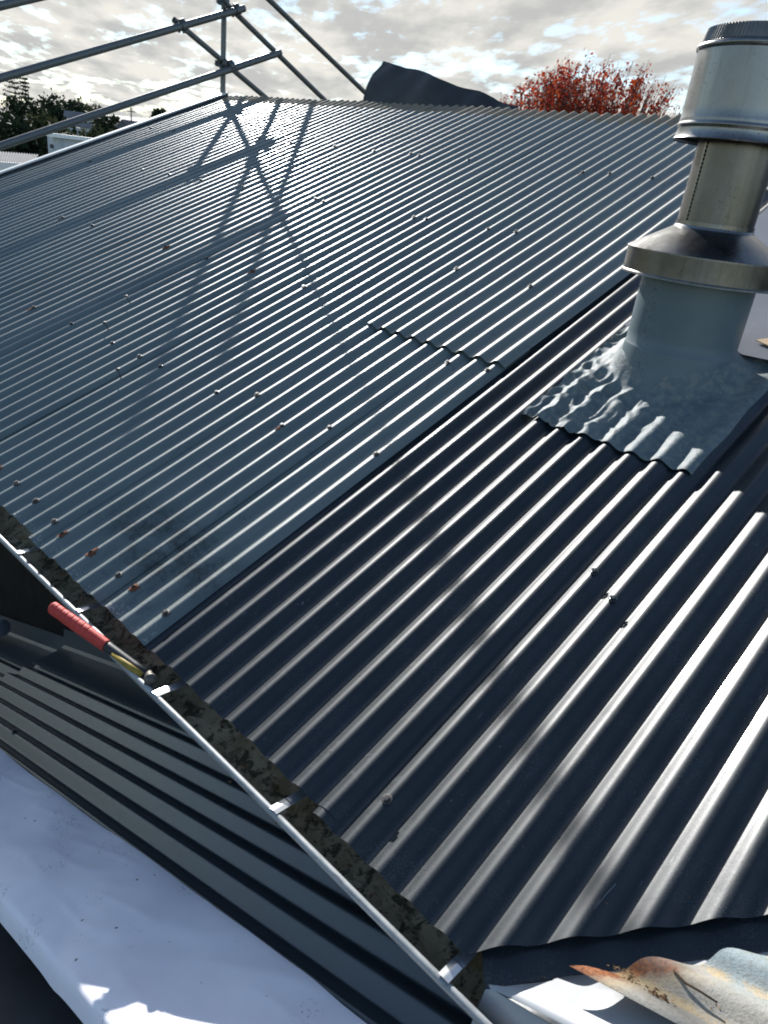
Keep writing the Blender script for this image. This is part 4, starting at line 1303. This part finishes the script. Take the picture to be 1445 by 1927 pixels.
def grey_house():
    a = ray_pt(-40, 282, 24); b = ray_pt(75, 291, 27.0); c = ray_pt(62, 308, 23.5); d = ray_pt(-40, 302, 21.0)
    root = empty('grey_roof_house', (c.x, c.y, -3.05), 'low house with pale grey corrugated roof and white fascia at the left edge', 'house')
    n = 46; vs = []
    for i in range(n):
        t = i / (n - 1); w = 0.02 * (1 if i % 2 else -1)
        vs.append(a.lerp(b, t) + Vector((0, 0, w))); vs.append(d.lerp(c, t) + Vector((0, 0, w)))
    f = [(2 * i, 2 * i + 2, 2 * i + 3, 2 * i + 1) for i in range(n - 1)]
    mesh('roof', vs, f, M['roof_grey'], root, False)
    e = (c - d).normalized(); nn = Vector((e.y, -e.x, 0)); nn = nn if nn.dot(CAM - c) > 0 else -nn
    d2, c2 = d + nn * 0.05, c + nn * 0.05
    vs = [d2, c2, c2 - Vector((0, 0, 0.26)), d2 - Vector((0, 0, 0.26))]; vs += [v - nn * 0.1 for v in vs]
    mesh('fascia', vs, [(0, 1, 2, 3), (7, 6, 5, 4), (0, 4, 5, 1), (1, 5, 6, 2), (2, 6, 7, 3), (3, 7, 4, 0)], M['glow_white'], root, False)
    d3, c3 = d - nn * 0.35, c - nn * 0.35
    vs = [d3 - Vector((0, 0, 0.05)), c3 - Vector((0, 0, 0.05)), Vector((c3.x, c3.y, -3.05)), Vector((d3.x, d3.y, -3.05))]; vs += [v - nn * 3.0 - Vector((0, 0, 0.0)) for v in vs]
    mesh('wall', vs, [(0, 1, 2, 3), (7, 6, 5, 4), (1, 5, 6, 2), (3, 7, 4, 0)], M['house_cream'], root, False)
    t0 = d3.lerp(c3, 0.36); t1 = d3.lerp(c3, 0.56)
    vs = [t0 + nn * 0.03 - Vector((0, 0, 0.45)), t1 + nn * 0.03 - Vector((0, 0, 0.45)), t1 + nn * 0.03 - Vector((0, 0, 1.4)), t0 + nn * 0.03 - Vector((0, 0, 1.4))]; vs += [v - nn * 0.06 for v in vs]
    mesh('window', vs, [(0, 1, 2, 3), (7, 6, 5, 4), (0, 4, 5, 1), (1, 5, 6, 2), (2, 6, 7, 3), (3, 7, 4, 0)], M['pane'], root, False)


grey_house()


def far_house(px, py, depth, w, h, rise, wall, roof, label, yaw=0.3):
    c = ray_pt(px, py, depth); ex = Vector((rx.x, rx.y, 0)).normalized(); ey = Vector((-ex.y, ex.x, 0))
    e1 = ex * math.cos(yaw) + ey * math.sin(yaw); e2 = -ex * math.sin(yaw) + ey * math.cos(yaw)
    root = empty('hillside_house', (c.x, c.y, c.z - rise - h), label, 'house', 'houses on the far rise')
    D = w * 0.6; z1 = c.z - rise; z0 = z1 - h
    q = [c + e1 * sx * w / 2 + e2 * sy * D / 2 for sx, sy in ((-1, -1), (1, -1), (1, 1), (-1, 1))]
    vs = [Vector((p_.x, p_.y, z0)) for p_ in q] + [Vector((p_.x, p_.y, z1)) for p_ in q]
    mesh('wall', vs, [(0, 1, 5, 4), (1, 2, 6, 5), (2, 3, 7, 6), (3, 0, 4, 7)], wall, root, False)
    o = 0.35; q = [c + e1 * sx * (w / 2 + o) + e2 * sy * (D / 2 + o) for sx, sy in ((-1, -1), (1, -1), (1, 1), (-1, 1))]
    r0 = c - e1 * (w / 2 + o); r1 = c + e1 * (w / 2 + o)
    vs = [Vector((p_.x, p_.y, z1 - 0.05)) for p_ in q] + [Vector((r0.x, r0.y, c.z)), Vector((r1.x, r1.y, c.z))]
    mesh('roof', vs, [(0, 1, 5, 4), (2, 3, 4, 5), (1, 2, 5), (3, 0, 4), (3, 2, 1, 0)], roof, root, False)
    nf = -e2 if (-e2).dot(CAM - c) > 0 else e2
    for t in (-0.28, 0.22):
        p_ = c + e1 * w * t + nf * (D / 2 + 0.02); hw = w * 0.09
        vs = [p_ + e1 * sx * hw + Vector((0, 0, z1 - c.z - h * f_)) for sx, f_ in ((-1, .2), (1, .2), (1, .6), (-1, .6))]; vs += [v - nf * 0.08 for v in vs]
        mesh('window', vs, [(0, 1, 2, 3), (0, 4, 5, 1), (1, 5, 6, 2), (2, 6, 7, 3), (3, 7, 4, 0)], M['pane'], root, False)


far_house(150, 211, 105, 3.4, 2.4, 0.8, M['house_white'], M['roof_grey'], 'white gabled house half hidden by trees behind the lower rail')
far_house(240, 219, 108, 6.0, 2.4, 0.8, M['house_cream'], M['roof_dark'], 'long dark-roofed house on the skyline beside the pole', 0.1)
far_house(262, 229, 88, 4.0, 2.2, 0.9, M['house_cream'], M['roof_dark'], 'small dark-roofed gable just above the white barge edge', 0.9)
far_house(158, 231, 78, 1.4, 2.2, 0.4, M['house_white'], M['roof_grey'], 'small pale shed between the shrubs below the lower rail')


def antenna():
    t = ray_pt(247, 202, 100); b = Vector((t.x, t.y, -2.0)); root = empty('utility_pole', b, 'thin dark pole on the skyline between the far houses', 'pole')
    mb = MB(); mb.tube(b, t, 0.11, 0.08, 8); mb.build('shaft', M['pole'], root)
    mb = MB(); mb.box(t - Vector((0, 0, 0.5)), 0.12, 1.2, 0.12); mb.build('crossarm', M['pole'], root, False)


antenna()
print('objects', len(SC.objects))
